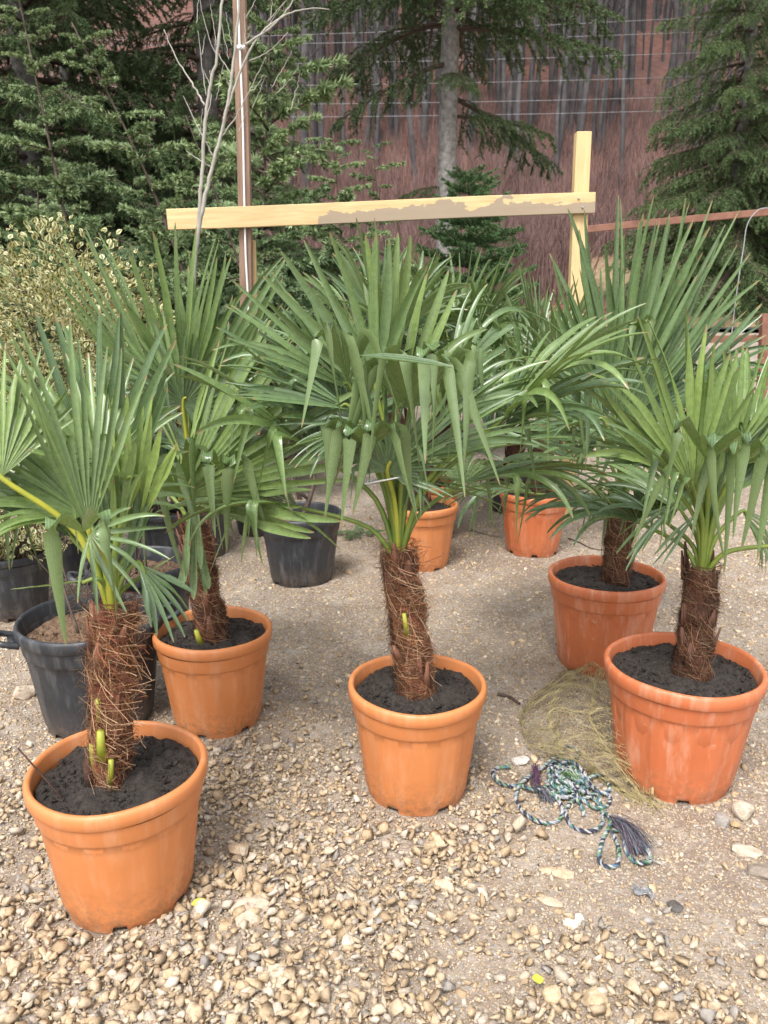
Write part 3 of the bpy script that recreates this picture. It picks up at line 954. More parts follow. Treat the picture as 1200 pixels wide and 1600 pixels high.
UPV = Vector((0, 0, 1)); CAMD = Vector((0, -1, 0.25)).normalized()
def random_crown(root, top, n, Rr, r, elev=(10, 75), age=(0.6, 1.0), pl=(0.18, 0.34), droop=(0.3, 1.0), kink=0.15, span=(110, 190), nsegd=6.0, az0=0.0, sector=None):
    for i in range(n):
        az = az0 + i * 2.39996 + r.uniform(-0.3, 0.3)
        if sector: az = R(sector[0] + (sector[1] - sector[0]) * (i + r.random()) / n)
        k = i / max(1, n - 1)
        el = R(elev[1] + (elev[0] - elev[1]) * k + r.uniform(-8, 8))
        d = Vector((math.cos(az) * math.cos(el), math.sin(az) * math.cos(el), math.sin(el)))
        hub = top + d * r.uniform(*pl) + Vector((0, 0, 0.10 * (1 - k)))
        el2 = el - R(r.uniform(0, 25)) * k
        d2 = Vector((math.cos(az) * math.cos(el2), math.sin(az) * math.cos(el2), math.sin(el2)))
        tip = hub + d2 * Rr * r.uniform(0.85, 1.1)
        nh = (UPV - d2 * 0.3)
        if el > R(55): nh = -Vector((d2.x, d2.y, -0.2)) + UPV * 0.2
        sp = r.uniform(*span) * (0.6 if el > R(60) else 1)
        make_frond(root, top, hub, tip, nh, sp, r, droop[0] + (droop[1] - droop[0]) * k, kink * (0.4 + k), r.uniform(*age), int(sp / nsegd), 0.3)

def spear(root, top, tip, r, age=0.35):
    make_frond(root, top, top + (tip - top) * 0.25, tip, CAMD, 14, r, 0.02, 0, age, 7, 0.1, pet=False, tf=0.7, wmul=2.2)

GRP = 'potted fan palms standing in the yard'
def potted(base, D, Ht, mat, flute, seed, label, **kw):
    root = empty('potted_palm', base)
    tag(root, label, 'potted palm', GRP)
    sz = build_pot(root, D, Ht, mat, flute, seed, **kw)
    return root, sz

def fr(root, top, Y, hub, tip, span, r, dyh=0.0, dyt=0.0, nh=None, **kw):
    """hub and tip as picture positions with forward offsets from the palm's own distance Y"""
    h = at(hub[0], hub[1], Y + dyh); t = at(tip[0], tip[1], Y + dyt)
    return make_frond(root, top, h, t, nh if nh is not None else CAMD, span, r, **kw)

BACK = Vector((0, 1, 0.4))

# ---- front left palm
r = random.Random(21)
Y = B_L1.y
rt, sz = potted(B_L1, 0.428, 0.360, M_POT, 0.0007, 1, 'potted fan palm with hairy trunk and cut yellow-green stubs, low in the gravel')
tb, tt = at(168, 1205, Y - 0.02), at(176, 950, Y - 0.02)
tb.z = sz - 0.02
trunk(rt, tb, tt, 0.036, 0.042, 21, 5000, 1.5, [(0.08, 1.95, 0.07, 0.007, True), (0.13, 0.95, 0.075, 0.008, True), (0.24, 1.5, 0.07, 0.010, True), (0.45, 1.3, 0.05, 0.007, True), (0.04, 0.75, 0.07, 0.013, False)], tint=1.3)
top = tt + V3(0, 0, 0.0)
fr(rt, top, Y, (140, 832), (58, 490), 56, r, -0.14, -0.05, V3(0.9, -0.7, 0.2), droop=0.05, kink=0.08, age=0.65, cup=0.3, nseg=13, tf=0.36, ymat=True)
fr(rt, top, Y, (140, 834), (262, 900), 150, r, -0.16, -0.20, V3(-0.1, -1, 0.35), droop=0.35, kink=0.05, age=0.8, nseg=9, pet=False, tf=0.25, wmul=0.75)
fr(rt, top, Y, (132, 832), (112, 800), 60, r, -0.2, -0.42, V3(0, -0.3, 1), droop=0.3, kink=1, lm=1.55, tk0=0.34, tk1=0.48, age=0.85, nseg=2, pet=False)
fr(rt, top, Y, (208, 850), (216, 618), 48, r, 0.02, 0.04, CAMD, droop=0.0, kink=0, age=0.2, cup=0.1, tf=0.6, nseg=11)
fr(rt, top, Y, (3, 745), (-60, 540), 130, r, -0.08, 0.02, V3(0.5, -1, 0.2), droop=0.1, kink=0, age=0.5, ymat=True)
fr(rt, top, Y, (215, 752), (42, 712), 26, r, 0.0, -0.12, V3(0, -0.2, 1), droop=0.05, kink=0, age=0.55, nseg=6, tf=0.55)
fr(rt, top, Y, (175, 815), (115, 470), 80, r, 0.14, 0.20, CAMD, droop=0.1, kink=0.05, age=0.95)
fr(rt, top, Y, (180, 815), (215, 600), 50, r, 0.16, 0.22, CAMD, droop=0.05, kink=0.1, age=0.95, nseg=8)
fr(rt, top, Y, (150, 905), (14, 940), 14, r, -0.06, -0.1, UPV, droop=0.05, kink=0, age=0.5, nseg=2, tf=0.3)
fr(rt, top, Y, (215, 905), (300, 866), 14, r, 0.05, 0.05, UPV, droop=0.05, kink=0, age=0.6, nseg=2, tf=0.3)
fr(rt, top, Y, (90, 780), (-40, 700), 120, r, 0.15, 0.2, V3(0.2, -0.6, 0.8), droop=0.5, kink=0.2, age=0.95)
fr(rt, top, Y, (215, 880), (290, 990), 60, r, 0.02, 0.0, V3(0.4, -0.6, 0.7), droop=0.3, kink=0.1, age=0.95, nseg=7)
random_crown(rt, top, 3, 0.36, r, (40, 65), sector=(90, 170), pl=(0.14, 0.2))
spear(rt, top, at(200, 690, Y), r); spear(rt, top, at(175, 740, Y + .03), r, 0.9); spear(rt, top, at(235, 760, Y + .03), r, 0.95)
tw = MB(); tw.tube(spline([B_L1 * 0 + V3(-0.10, -0.10, sz), V3(-0.16, -0.07, sz + 0.05), V3(-0.24, 0.0, sz + 0.07)], 5), 0.0022, 5)
tw.build('dry_twig', M_TRUNK, rt)

# ---- second palm, behind the black tub
r = random.Random(22)
Y = B_L2.y
rt, sz = potted(B_L2, 0.415, 0.358, M_POT, 0.001, 2, 'potted fan palm with a wide fan leaf folded over, beside the black tub with handles')
tb, tt = at(332, 992, Y - 0.03), at(303, 815, Y - 0.03)
tb.z = sz - 0.02
trunk(rt, tb, tt, 0.050, 0.040, 22, 2800, 1.1, [(0.06, 1.0, 0.05, 0.010, True)])
top = tt
fr(rt, top, Y, (283, 778), (556, 590), 100, r, -0.34, -0.40, V3(-0.25, -1, 0.45), droop=0.03, kink=0.0, age=0.5, nseg=26, cup=0.06, ymat=True, tf=0.58)
fr(rt, top, Y, (283, 778), (300, 640), 95, r, -0.34, -0.55, V3(0, -0.5, 1), droop=0.6, kink=1, lm=1.55, tk0=0.34, tk1=0.48, age=0.85, nseg=6, pet=False, tf=0.5)
fr(rt, top, Y, (345, 735), (360, 690), 60, r, -0.38, -0.6, V3(0.2, -0.4, 1), droop=0.3, kink=1, age=0.8, nseg=3, pet=False, tf=0.5, lm=1.6, tk0=0.3, tk1=0.4)
fr(rt, top, Y, (262, 660), (118, 360), 42, r, 0.1, 0.1, V3(0.6, -1, 0.2), droop=0.0, kink=0, age=0.7, nseg=14)
fr(rt, top, Y, (285, 640), (300, 345), 58, r, 0.05, 0.02, CAMD, droop=0.0, kink=0, age=0.6, nseg=13)
fr(rt, top, Y, (305, 650), (420, 395), 60, r, 0.1, 0.15, CAMD, droop=0.05, kink=0.05, age=0.75, nseg=13)
fr(rt, top, Y, (287, 632), (330, 520), 250, r, -0.08, -0.18, V3(0.1, -1, 0.3), droop=0.3, kink=0.1, age=1.0, nseg=30, ymat=True)
fr(rt, top, Y, (300, 690), (455, 625), 105, r, -0.1, -0.1, V3(0, -0.7, 0.8), droop=0.3, kink=0.15, age=0.95)
fr(rt, top, Y, (285, 640), (215, 480), 70, r, -0.02, 0.0, CAMD, droop=0.05, kink=0.0, age=0.75, nseg=11)
fr(rt, top, Y, (250, 660), (110, 590), 110, r, 0.1, 0.1, V3(0.2, -0.6, 0.9), droop=0.3, kink=0.2, age=0.95)
fr(rt, top, Y, (305, 745), (309, 930), 16, r, -0.13, -0.16, CAMD, droop=0.0, kink=0, age=0.75, nseg=6, pet=False, tf=0.8, wmul=1.6)
random_crown(rt, top, 7, 0.45, r, (32, 68), sector=(10, 170))
spear(rt, top, at(300, 560, Y), r); spear(rt, top, at(320, 600, Y), r, 0.9)

# ---- middle palm
r = random.Random(23)
Y = B_C.y
rt, sz = potted(B_C, 0.417, 0.362, M_POT, 0.0012, 3, 'potted fan palm with drooping leaf tips and petioles tied with white string')
tb, tt = at(652, 1052, Y - 0.02), at(622, 862, Y - 0.02)
tb.z = sz - 0.02
trunk(rt, tb, tt, 0.047, 0.042, 23, 4400, 1.4, [(0.52, 1.5, 0.06, 0.007, True)], tint=1.2)
top = tt
fr(rt, top, Y, (588, 615), (500, 345), 80, r, 0.0, 0.02, CAMD, droop=0.0, kink=0.12, age=0.75, nseg=8, tf=0.34)
fr(rt, top, Y, (600, 640), (622, 335), 22, r, 0.03, 0.06, CAMD, droop=0.0, kink=0.0, age=0.45, nseg=3)
fr(rt, top, Y, (620, 640), (700, 430), 60, r, 0.08, 0.12, CAMD, droop=0.05, kink=0.1, age=0.5, nseg=7)
fr(rt, top, Y, (545, 600), (505, 450), 50, r, -0.12, -0.32, V3(0, -0.4, 1), droop=0.5, kink=1, lm=1.55, tk0=0.34, tk1=0.48, age=0.9, nseg=4, pet=False, tf=0.5)
fr(rt, top, Y, (640, 640), (668, 480), 95, r, -0.08, -0.34, V3(0, -0.3, 1), droop=0.3, kink=1, lm=1.55, tk0=0.34, tk1=0.48, age=0.85, nseg=11, tf=0.4)
fr(rt, top, Y, (690, 620), (760, 455), 80, r, 0.06, -0.12, V3(0.2, -0.4, 1), droop=1.5, kink=0.9, age=0.75, nseg=12, tf=0.5)
fr(rt, top, Y, (705, 600), (850, 430), 80, r, 0.28, 0.28, V3(0, -0.5, 1), droop=1.6, kink=0.5, age=0.85, nseg=14)
fr(rt, top, Y, (606, 737), (640, 610), 215, r, -0.10, -0.12, V3(-0.1, -1, 0.2), droop=0.2, kink=0.25, age=0.9, nseg=34, ymat=True)
fr(rt, top, Y, (635, 720), (850, 610), 60, r, -0.02, -0.06, V3(0, -0.7, 0.7), droop=0.1, kink=0.0, age=0.8, nseg=12)
fr(rt, top, Y, (640, 745), (800, 790), 22, r, 0.02, 0.02, UPV, droop=0.15, kink=0, age=0.7, nseg=4)
fr(rt, top, Y, (585, 665), (430, 700), 70, r, -0.05, -0.15, V3(-0.2, -0.5, 1), droop=0.5, kink=0.3, age=0.98, nseg=13)
fr(rt, top, Y, (555, 650), (445, 480), 80, r, 0.05, 0.1, CAMD, droop=0.15, kink=0.15, age=0.85, nseg=13)
fr(rt, top, Y, (575, 700), (540, 640), 90, r, -0.1, -0.35, V3(0, -0.2, 1), droop=0.3, kink=1, lm=1.55, tk0=0.34, tk1=0.48, age=0.95, nseg=7, tf=0.5)
fr(rt, top, Y, (560, 555), (705, 571), 8, r, -0.38, -0.36, V3(0, -0.5, 1), droop=0.0, kink=0, age=0.9, nseg=1, pet=False, wmul=3.0, tf=0.35)
random_crown(rt, top, 3, 0.50, r, (38, 52), sector=(-15, 45), droop=(0.5, 1.0), kink=0.2, pl=(0.3, 0.4))
random_crown(rt, top, 3, 0.50, r, (30, 45), sector=(135, 190), droop=(0.4, 0.8), kink=0.2, pl=(0.3, 0.4))
fr(rt, top, Y, (548, 640), (335, 585), 46, r, -0.02, -0.05, V3(0, -0.7, 0.8), droop=0.1, kink=0.1, age=0.9, nseg=10)
fr(rt, top, Y, (550, 610), (350, 462), 48, r, 0.04, 0.02, V3(0, -0.8, 0.7), droop=0.05, kink=0.15, age=0.8, nseg=9)
fr(rt, top, Y, (690, 650), (885, 560), 60, r, 0.05, 0.05, V3(0, -0.7, 0.8), droop=0.7, kink=0.1, age=0.8, nseg=12)
spear(rt, top, at(625, 640, Y), r, 0.9); spear(rt, top, at(640, 680, Y + .03), r, 0.9); spear(rt, top, at(650, 650, Y), r, 0.8)
tie = MB()
a_, b_, c_, d_ = at(571, 756, Y - 0.11), at(648, 741, Y - 0.11), at(652, 738, Y + 0.06), at(575, 752, Y + 0.06)
tie.tube([p - B_C for p in (a_, b_, c_, d_, a_)], 0.0024, 5)
tie.build('string', M_WHITE, rt)

# ---- right rear palm (upright fan)
r = random.Random(24)
Y = B_R2.y
rt, sz = potted(B_R2, 0.47, 0.40, M_POT_RED, 0.0022, 4, 'tall potted fan palm with stiff upright fans, behind the net')
tb, tt = at(962, 900, Y - 0.03), at(972, 790, Y - 0.03)
tb.z = sz - 0.02
trunk(rt, tb, tt, 0.050, 0.046, 24, 2600, 1.1, tint=0.75)
top = tt
fr(rt, top, Y, (962, 660), (958, 305), 62, r, -0.02, 0.0, CAMD, droop=0.0, kink=0, age=0.85, nseg=17, cup=0.15)
fr(rt, top, Y, (985, 660), (1130, 335), 44, r, 0.02, 0.05, V3(-0.5, -1, 0.2), droop=0.0, kink=0.0, age=0.85, nseg=15, cup=0.15)
fr(rt, top, Y, (972, 640), (1030, 320), 40, r, 0.08, 0.1, CAMD, droop=0.0, kink=0, age=0.9, nseg=9)
fr(rt, top, Y, (948, 660), (880, 400), 40, r, 0.0, 0.0, CAMD, droop=0.0, kink=0, age=0.9, nseg=9)
fr(rt, top, Y, (990, 655), (1195, 505), 60, r, 0.05, 0.02, V3(0, -0.8, 0.6), droop=0.15, kink=0.1, age=1.0, nseg=12)
fr(rt, top, Y, (945, 660), (800, 560), 90, r, -0.05, -0.05, V3(0, -0.8, 0.6), droop=0.25, kink=0.1, age=0.95, nseg=16)
fr(rt, top, Y, (945, 690), (790, 650), 90, r, -0.08, -0.15, V3(0, -0.6, 0.8), droop=0.35, kink=0.1, age=0.9, nseg=16)
fr(rt, top, Y, (960, 690), (900, 640), 150, r, -0.15, -0.45, V3(0, -0.2, 1), droop=0.9, kink=0.6, age=0.95, nseg=16)
fr(rt, top, Y, (985, 690), (1060, 700), 130, r, -0.1, -0.3, V3(0, -0.2, 1), droop=0.8, kink=0.5, age=1.0, nseg=14)
fr(rt, top, Y, (1000, 520), (1005, 470), 60, r, 0.0, -0.2, UPV, droop=0.8, kink=1, age=0.6, nseg=3, pet=False)
random_crown(rt, top, 7, 0.5, r, (10, 50), sector=(0, 180), pl=(0.25, 0.36), age=(0.85, 1.0))
spear(rt, top, at(975, 600, Y), r, 0.8); spear(rt, top, at(985, 640, Y), r, 0.9)

# ---- front right palm
r = random.Random(25)
Y = B_R1.y
rt, sz = potted(B_R1, 0.475, 0.39, M_POT_RED, 0.0024, 5, 'potted fan palm in a chalk-stained reddish pot beside the net')
tb, tt = at(1082, 1040, Y - 0.02), at(1098, 890, Y - 0.02)
tb.z = sz - 0.02
trunk(rt, tb, tt, 0.050, 0.040, 25, 3000, 0.9, tint=0.7)
top = tt
fr(rt, top, Y, (1084, 765), (985, 505), 72, r, -0.08, -0.10, V3(-0.1, -1, 0.35), droop=0.0, kink=0.0, age=0.4, nseg=15, cup=0.12, tf=0.5)
fr(rt, top, Y, (1090, 760), (1120, 540), 40, r, -0.04, -0.02, CAMD, droop=0.0, kink=0.0, age=0.55, nseg=5, tf=0.45)
fr(rt, top, Y, (1080, 770), (960, 660), 50, r, -0.1, -0.3, V3(0, -0.4, 1), droop=0.9, kink=0.5, age=0.8, nseg=6, pet=False)
fr(rt, top, Y, (1105, 720), (1105, 655), 55, r, -0.1, -0.42, V3(0, -0.3, 1), droop=0.3, kink=1, lm=1.5, tk0=0.34, tk1=0.5, age=0.95, nseg=3)
fr(rt, top, Y, (1150, 730), (1165, 665), 70, r, -0.05, -0.35, V3(0.2, -0.3, 1), droop=0.3, kink=1, lm=1.5, tk0=0.34, tk1=0.5, age=0.95, nseg=4)
fr(rt, top, Y, (1145, 715), (1165, 530), 70, r, 0.04, 0.06, CAMD, droop=0.0, kink=0.1, age=0.6, nseg=11)
fr(rt, top, Y, (1150, 720), (1260, 620), 100, r, 0.05, 0.05, CAMD, droop=0.1, kink=0.2, age=0.6, nseg=14)
fr(rt, top, Y, (1065, 780), (960, 880), 40, r, -0.02, -0.02, V3(-0.5, -0.5, 0.8), droop=0.3, kink=0, age=0.9, nseg=5)
fr(rt, top, Y, (1090, 800), (1020, 890), 20, r, -0.05, -0.05, V3(-0.5, -0.6, 0.6), droop=0.2, kink=0, age=0.9, nseg=3, pet=False)
fr(rt, top, Y, (1060, 730), (900, 660), 70, r, 0.0, 0.0, V3(0, -0.5, 0.9), droop=0.25, kink=0.1, age=0.8, nseg=12)
fr(rt, top, Y, (1060, 740), (850, 700), 22, r, 0.0, 0.0, V3(0, -0.5, 0.9), droop=0.1, kink=0.0, age=0.75, nseg=4)
fr(rt, top, Y, (1160, 800), (1215, 890), 90, r, 0.0, 0.0, V3(0.4, -0.5, 0.7), droop=0.4, kink=0.2, age=0.9, nseg=10)
fr(rt, top, Y, (1215, 850), (1290, 800), 90, r, -0.1, -0.1, V3(0.2, -0.5, 0.9), droop=0.4, kink=0.1, age=0.7, nseg=12)
random_crown(rt, top, 6, 0.42, r, (20, 60), sector=(0, 150), pl=(0.16, 0.26))
spear(rt, top, at(1110, 640, Y), r, 0.6); spear(rt, top, at(1085, 690, Y), r, 0.8); spear(rt, top, at(1125, 680, Y + .02), r, 0.7)

# ---- smaller palms further back
def back_palm(base, D, Ht, mat, flute, seed, label, lean, top_z, n, Rr, elev, nfib=900, pot=True, **kw):
    r = random.Random(seed)
    rt, sz = potted(base, D, Ht, mat, flute, seed, label, clods=120)
    tb = base + V3(0, 0, sz - 0.02); tt = base + V3(lean[0], lean[1], top_z)
    trunk(rt, tb, tt, 0.064, 0.058, seed, nfib, 0.8, tint=0.75)
    random_crown(rt, tt, n, Rr, r, elev, **kw)
    spear(rt, tt, tt + V3(0.02, 0, 0.45), r, 0.7)
    return rt
back_palm(B_B1, 0.425, 0.38, M_POT_RED, 0.0024, 41, 'small potted fan palm standing alone in the open yard', (0.03, 0, ), 0.80, 15, 0.48, (22, 75), az0=0.3, kink=0.2, pl=(0.2, 0.32))
back_palm(B_B2, 0.42, 0.375, M_POT, 0.0012, 42, 'potted fan palm behind the trunk of the string-tied palm', (-0.22, 0.05), 1.0, 11, 0.52, (15, 72), az0=1.7, kink=0.15, pl=(0.26, 0.36))
back_palm(B_B3, 0.42, 0.375, M_POT, 0.0012, 43, 'potted fan palm rearmost of the pair behind the string-tied palm', (0.15, 0.1), 0.95, 13, 0.52, (15, 75), az0=0.9, kink=0.3, pl=(0.26, 0.36))
bb = on_ground(800, 800); back_palm(bb, 0.40, 0.36, M_POT_BLACK, 0.0008, 44, 'fan palm in a black pot behind the small palm in the open', (0, 0), 0.82, 15, 0.50, (10, 72), az0=0.1, kink=0.35, pl=(0.24, 0.34))

# ------------------------------------------------------------------ black nursery pots
def black_pot(name, base, D, Ht, seed, label, cat, handles=False, stem=None, tub=False):
    root = empty(name, base); tag(root, label, cat)
    build_pot(root, D, Ht, M_POT_BLACK, 0.0006, seed, M_BARK, 0.06, 260, True)
    if handles:
        for s in (-1, 1):
            b = MB()
            r0 = D / 2
            ca = V3(s * (r0 - 0.004), 0, Ht - 0.035)
            pts = [V3(s * (r0 - 0.012), -0.055, Ht - 0.05), V3(s * (r0 + 0.045), -0.05, Ht - 0.03), V3(s * (r0 + 0.055), 0, Ht - 0.026), V3(s * (r0 + 0.045), 0.05, Ht - 0.03), V3(s * (r0 - 0.012), 0.055, Ht - 0.05)]
            b.tube(spline(pts, 4), 0.011, 8)
            b.box(V3(s * (r0 + 0.006), 0, Ht - 0.05), (0.03, 0.10, 0.012))
            ho = b.build('handle', M_POT_BLACK, root, True)
            ho.rotation_euler = (0, 0, R(28))
    return root
t2 = black_pot('plastic_tub', K_2, 0.50, 0.40, 6, 'black plastic tub with loop handles half hidden by the front left palm', 'tub', True)
r = random.Random(5)
def dry_stems(root, z, n, hgt, spread, mat=M_BARK_BROWN, rad=0.006):
    for i in range(n):
        a = r.uniform(0, 6.28); p = V3(r.uniform(-.05, .05), r.uniform(-.05, .05), z)
        e = p + V3(math.cos(a) * spread, math.sin(a) * spread, hgt * r.uniform(0.7, 1))
        m = (p + e) / 2 + V3(r.gauss(0, .03), r.gauss(0, .03), 0.03)
        b = MB(); pts = spline([p, m, e], 5); b.tube(pts, [rad * (1 - 0.7 * k / (len(pts) - 1)) for k in range(len(pts))], 6)
        for _ in range(4):
            q = pts[r.randrange(3, len(pts))]; aa = r.uniform(0, 6.28)
            b.tube([q, q + V3(math.cos(aa) * .06, math.sin(aa) * .06, .05), q + V3(math.cos(aa) * .11, math.sin(aa) * .11, .13)], [rad * .45, rad * .35, rad * .2], 4)
        b.build('stem', mat, root, True)
dry_stems(t2, 0.34, 3, 0.30, 0.12)
t1 = black_pot('plastic_pot', K_1, 0.455, 0.39, 7, 'scuffed black plastic pot with a bare woody stem, beside a green twig', 'plant pot')
dry_stems(t1, 0.32, 2, 0.55, 0.08, M_BARK_BROWN, 0.017)
t3 = black_pot('plastic_tub', K_3, 0.46, 0.40, 8, 'black plastic tub with loop handles behind the second palm trunk', 'tub', True)
dry_stems(t3, 0.34, 3, 0.5, 0.15)
t4 = black_pot('plastic_pot', K_4, 0.34, 0.40, 9, 'tall dark plastic pot half hidden behind the second palm trunk', 'plant pot')
dry_stems(t4, 0.34, 3, 0.6, 0.12)
g5 = on_ground(698, 742); t5 = black_pot('plastic_pot', g5, 0.36, 0.34, 10, 'dark grey plastic pot behind the drooping leaves of the string-tied palm', 'plant pot')
dry_stems(t5, 0.28, 3, 0.5, 0.12)
g6 = on_ground(405, 830); t6 = black_pot('plastic_pot', g6, 0.38, 0.34, 12, 'black plastic pot directly behind the scuffed black pot', 'plant pot')
dry_stems(t6, 0.28, 3, 0.5, 0.12)

# ------------------------------------------------------------------ variegated shrubs
def leaf_shape():
    V = []; C = []; rows = [(0, .05), (.18, .27), (.42, .40), (.66, .34), (.86, .17), (1, .02)]
    for (l, wd) in rows:
        for s in (-1, 0, 1):
            V.append((s * wd, l, (0.10 * wd if s else -0.05) - 0.18 * l * l))
            C.append((1.0 if s else 0.0, 0, 0, 1))
    for k in range(3): C[k] = (0.6, 0, 0, 1); C[-1 - k] = (0.9, 0, 0, 1)
    Fc = []
    for i in range(len(rows) - 1):
        for k in range(2):
            a = i * 3 + k; Fc.append((a, a + 1, a + 4, a + 3))
    return np.array(V, dtype=np.float32), np.array(Fc), np.array(C, dtype=np.float32)
LV, LF, LC = leaf_shape()
lm_var = []
for k in range(4):
    c = LC.copy(); c[:, 1] = k / 3
    lm_var.append(mesh('leaf', LV, LF, M_VARIEG, True, c))
def shrub(base, rad, z0, z1, n, seed, label, singles, potD=0.36):
    r = random.Random(seed)
    root = empty('variegated_shrub', base); tag(root, label, 'shrub', 'variegated shrubs')
    build_pot(root, potD, 0.32, M_POT_BLACK, 0.0006, seed, M_BARK, 0.05, 120, True)
    cz, hz = (z0 + z1) / 2, (z1 - z0) / 2
    cl = [(V3(r.uniform(-1, 1), r.uniform(-1, 1), r.uniform(-1, 1))) for _ in range(26)]
    for i in range(9):
        a = r.uniform(0, 6.28)
        e = V3(math.cos(a) * rad * r.uniform(.2, .7), math.sin(a) * rad * r.uniform(.2, .7), cz + hz * r.uniform(-.3, .7))
        b = MB(); pts = spline([V3(0, 0, 0.25), V3(e.x * .4, e.y * .4, e.z * .55), e], 5)
        b.tube(pts, [0.010 * (1 - .75 * k / (len(pts) - 1)) for k in range(len(pts))], 6); b.build('stem', M_BARK_BROWN, root, True)
    Ls = []
    while len(Ls) < n:
        d = V3(r.gauss(0, 1), r.gauss(0, 1), r.gauss(0, 1)).normalized()
        q = r.random() ** 0.28
        wob = 1 + 0.28 * mnoise.noise(d * 2.2 + V3(seed, 0, 0)) + 0.12 * mnoise.noise(d * 6)
        p = V3(d.x * rad * q * wob, d.y * rad * q * wob, cz + d.z * hz * q * wob)
        if p.z < 0.30: continue
        if mnoise.noise(p * 7 + V3(0, seed, 0)) < -0.22: continue
        out = (V3(p.x, p.y, (p.z - cz) * 0.5).normalized() + V3(r.gauss(0, .6), r.gauss(0, .6), r.gauss(0.2, .6))).normalized()
        nm = (V3(r.gauss(0, .5), r.gauss(0, .5), 1) - out * 0.2)
        nm = (nm - out * nm.dot(out)).normalized(); x = out.cross(nm)
        Ls.append((p, Matrix((x, out, nm)).transposed(), r.uniform(0.021, 0.038), r.randrange(4)))
    Ls.sort(key=lambda l: l[0].y - 0.2 * l[0].z)
    step = max(1, int(n * 0.35 / max(1, singles)))
    picked = set(range(0, singles * step, step)) if singles else set()
    VV, FF, CC, n0 = [], [], [], 0
    for i, (p, m, s, k) in enumerate(Ls):
        if i in picked:
            o = link('leaf', lm_var[k], root, p); o.rotation_euler = m.to_euler(); o.scale = (s, s, s); continue
        VV.append(LV @ np.array(m, dtype=np.float32).T * s + np.array(p, dtype=np.float32)); FF.append(LF + n0); n0 += len(LV)
        c = LC.copy(); c[:, 1] = r.random(); CC.append(c)
    f = link('foliage', mesh('foliage', np.concatenate(VV), np.concatenate(FF), M_VARIEG, True, np.concatenate(CC)), root)
    tag(f, kind='stuff')
shrub(V3(-1.70, 4.15, 0), 0.58, 0.42, 1.86, 9000, 3, 'tall cream-and-green variegated shrub behind the second palm', 300)
shrub(V3(-1.80, 3.55, 0), 0.42, 0.26, 1.0, 3200, 4, 'low cream-and-green variegated shrub in a black pot at the yard edge', 0)
shrub(V3(-1.30, 4.35, 0), 0.38, 0.35, 1.45, 3000, 6, 'cream-and-green variegated shrub half hidden behind the second palm leaves', 0)

# ------------------------------------------------------------------ conifers
def conifer_branch(seed, L, twigs, twl, hang, needles, nl, nw, col_lo=0.0, col_hi=1.0, stiff=0.0, tw_r=0.004, droop_main=0.25, flat=0.5):
    """one bough along +X, with side twigs covered in needles"""
    r = random.Random(seed)
    V, Fc, C = [], [], []
    main = []
    for i in range(9):
        t = i / 8
        main.append(V3(L * t, 0.05 * L * math.sin(t * 3 + seed), -droop_main * L * (t * t) + 0.10 * L * max(0, t - 0.7) ** 1.0))
    b = MB(); b.tube(main, [0.018 * L * (1 - 0.85 * i / 8) + 0.002 for i in range(9)], 5, (0, 0, 1, 1))
    pts_all = spline(main, 5)
    NVs, NFs, NCs = [], [], []
    def clothe(path, dens, n0len):
        for _ in range(dens):
            i = r.randrange(len(path) - 1); u = r.random()
            p = path[i].lerp(path[i + 1], u); t = (path[i + 1] - path[i]).normalized()
            d = V3(r.gauss(0, 1), r.gauss(0, 1), r.gauss(0.15, 0.8))
            d = (d - t * d.dot(t)).normalized() * 0.8 + t * r.uniform(0.4, 1.1); d.normalize()
            sd_ = d.cross(V3(r.gauss(0, 1), r.gauss(0, 1), r.gauss(0, 1))).normalized() * nw
            ln = n0len * r.uniform(0.7, 1.25)
            k = len(NVs); cc = r.random() * (col_hi - col_lo) + col_lo
            cc2 = min(1, cc + 0.25)
            NVs.extend([p - sd_, p + sd_, p + d * ln]); NFs.append((k, k + 1, k + 2))
            NCs.extend([(cc, 0, 0, 1), (cc, 0, 0, 1), (cc2, 0, 0, 1)])
    for k in range(twigs):
        t = 0.10 + 0.9 * (k + r.random()) / twigs
        p = pts_all[min(int(t * (len(pts_all) - 1)), len(pts_all) - 1)]
        sgn = 1 if k % 2 else -1
        ln = twl * (1.15 - 0.75 * t) * r.uniform(0.6, 1.15)
        ang = R(r.uniform(45, 70))
        d = V3(math.cos(ang), sgn * math.sin(ang), r.uniform(-0.15, 0.1))
        path = [p]; q = p.copy(); dd = d.copy()
        for s in range(6):
            dd = (dd + V3(0, 0, -hang * r.uniform(0.5, 1.3) * (s + 1) / 6)).normalized()
            q = q + dd * (ln / 6); path.append(q.copy())
        b.tube(path, [tw_r * (1 - 0.1 * s) for s in range(7)], 3, (0, 0, 1, 1), False)
        clothe(path, int(needles * ln / twl), nl)
        # side shoots
        for s in range(2, 6):
            if r.random() < 0.75:
                sp = path[s]; ds = V3(math.cos(ang + sgn * 0.2), sgn * math.sin(ang * 0.3) * r.choice((-1, 1)), -hang * r.uniform(0.3, 1.4)).normalized()
                pth = [sp, sp + ds * ln * 0.18, sp + ds * ln * 0.34 + V3(0, 0, -hang * ln * 0.07)]
                clothe(pth, int(needles * 0.36), nl)
    clothe(pts_all, int(needles * 1.5), nl)
    n = len(b.v)
    V = b.v + [tuple(v) for v in NVs]; Fc = b.f + [tuple(i + n for i in f) for f in NFs]; C = b.c + NCs
    return V, Fc, C

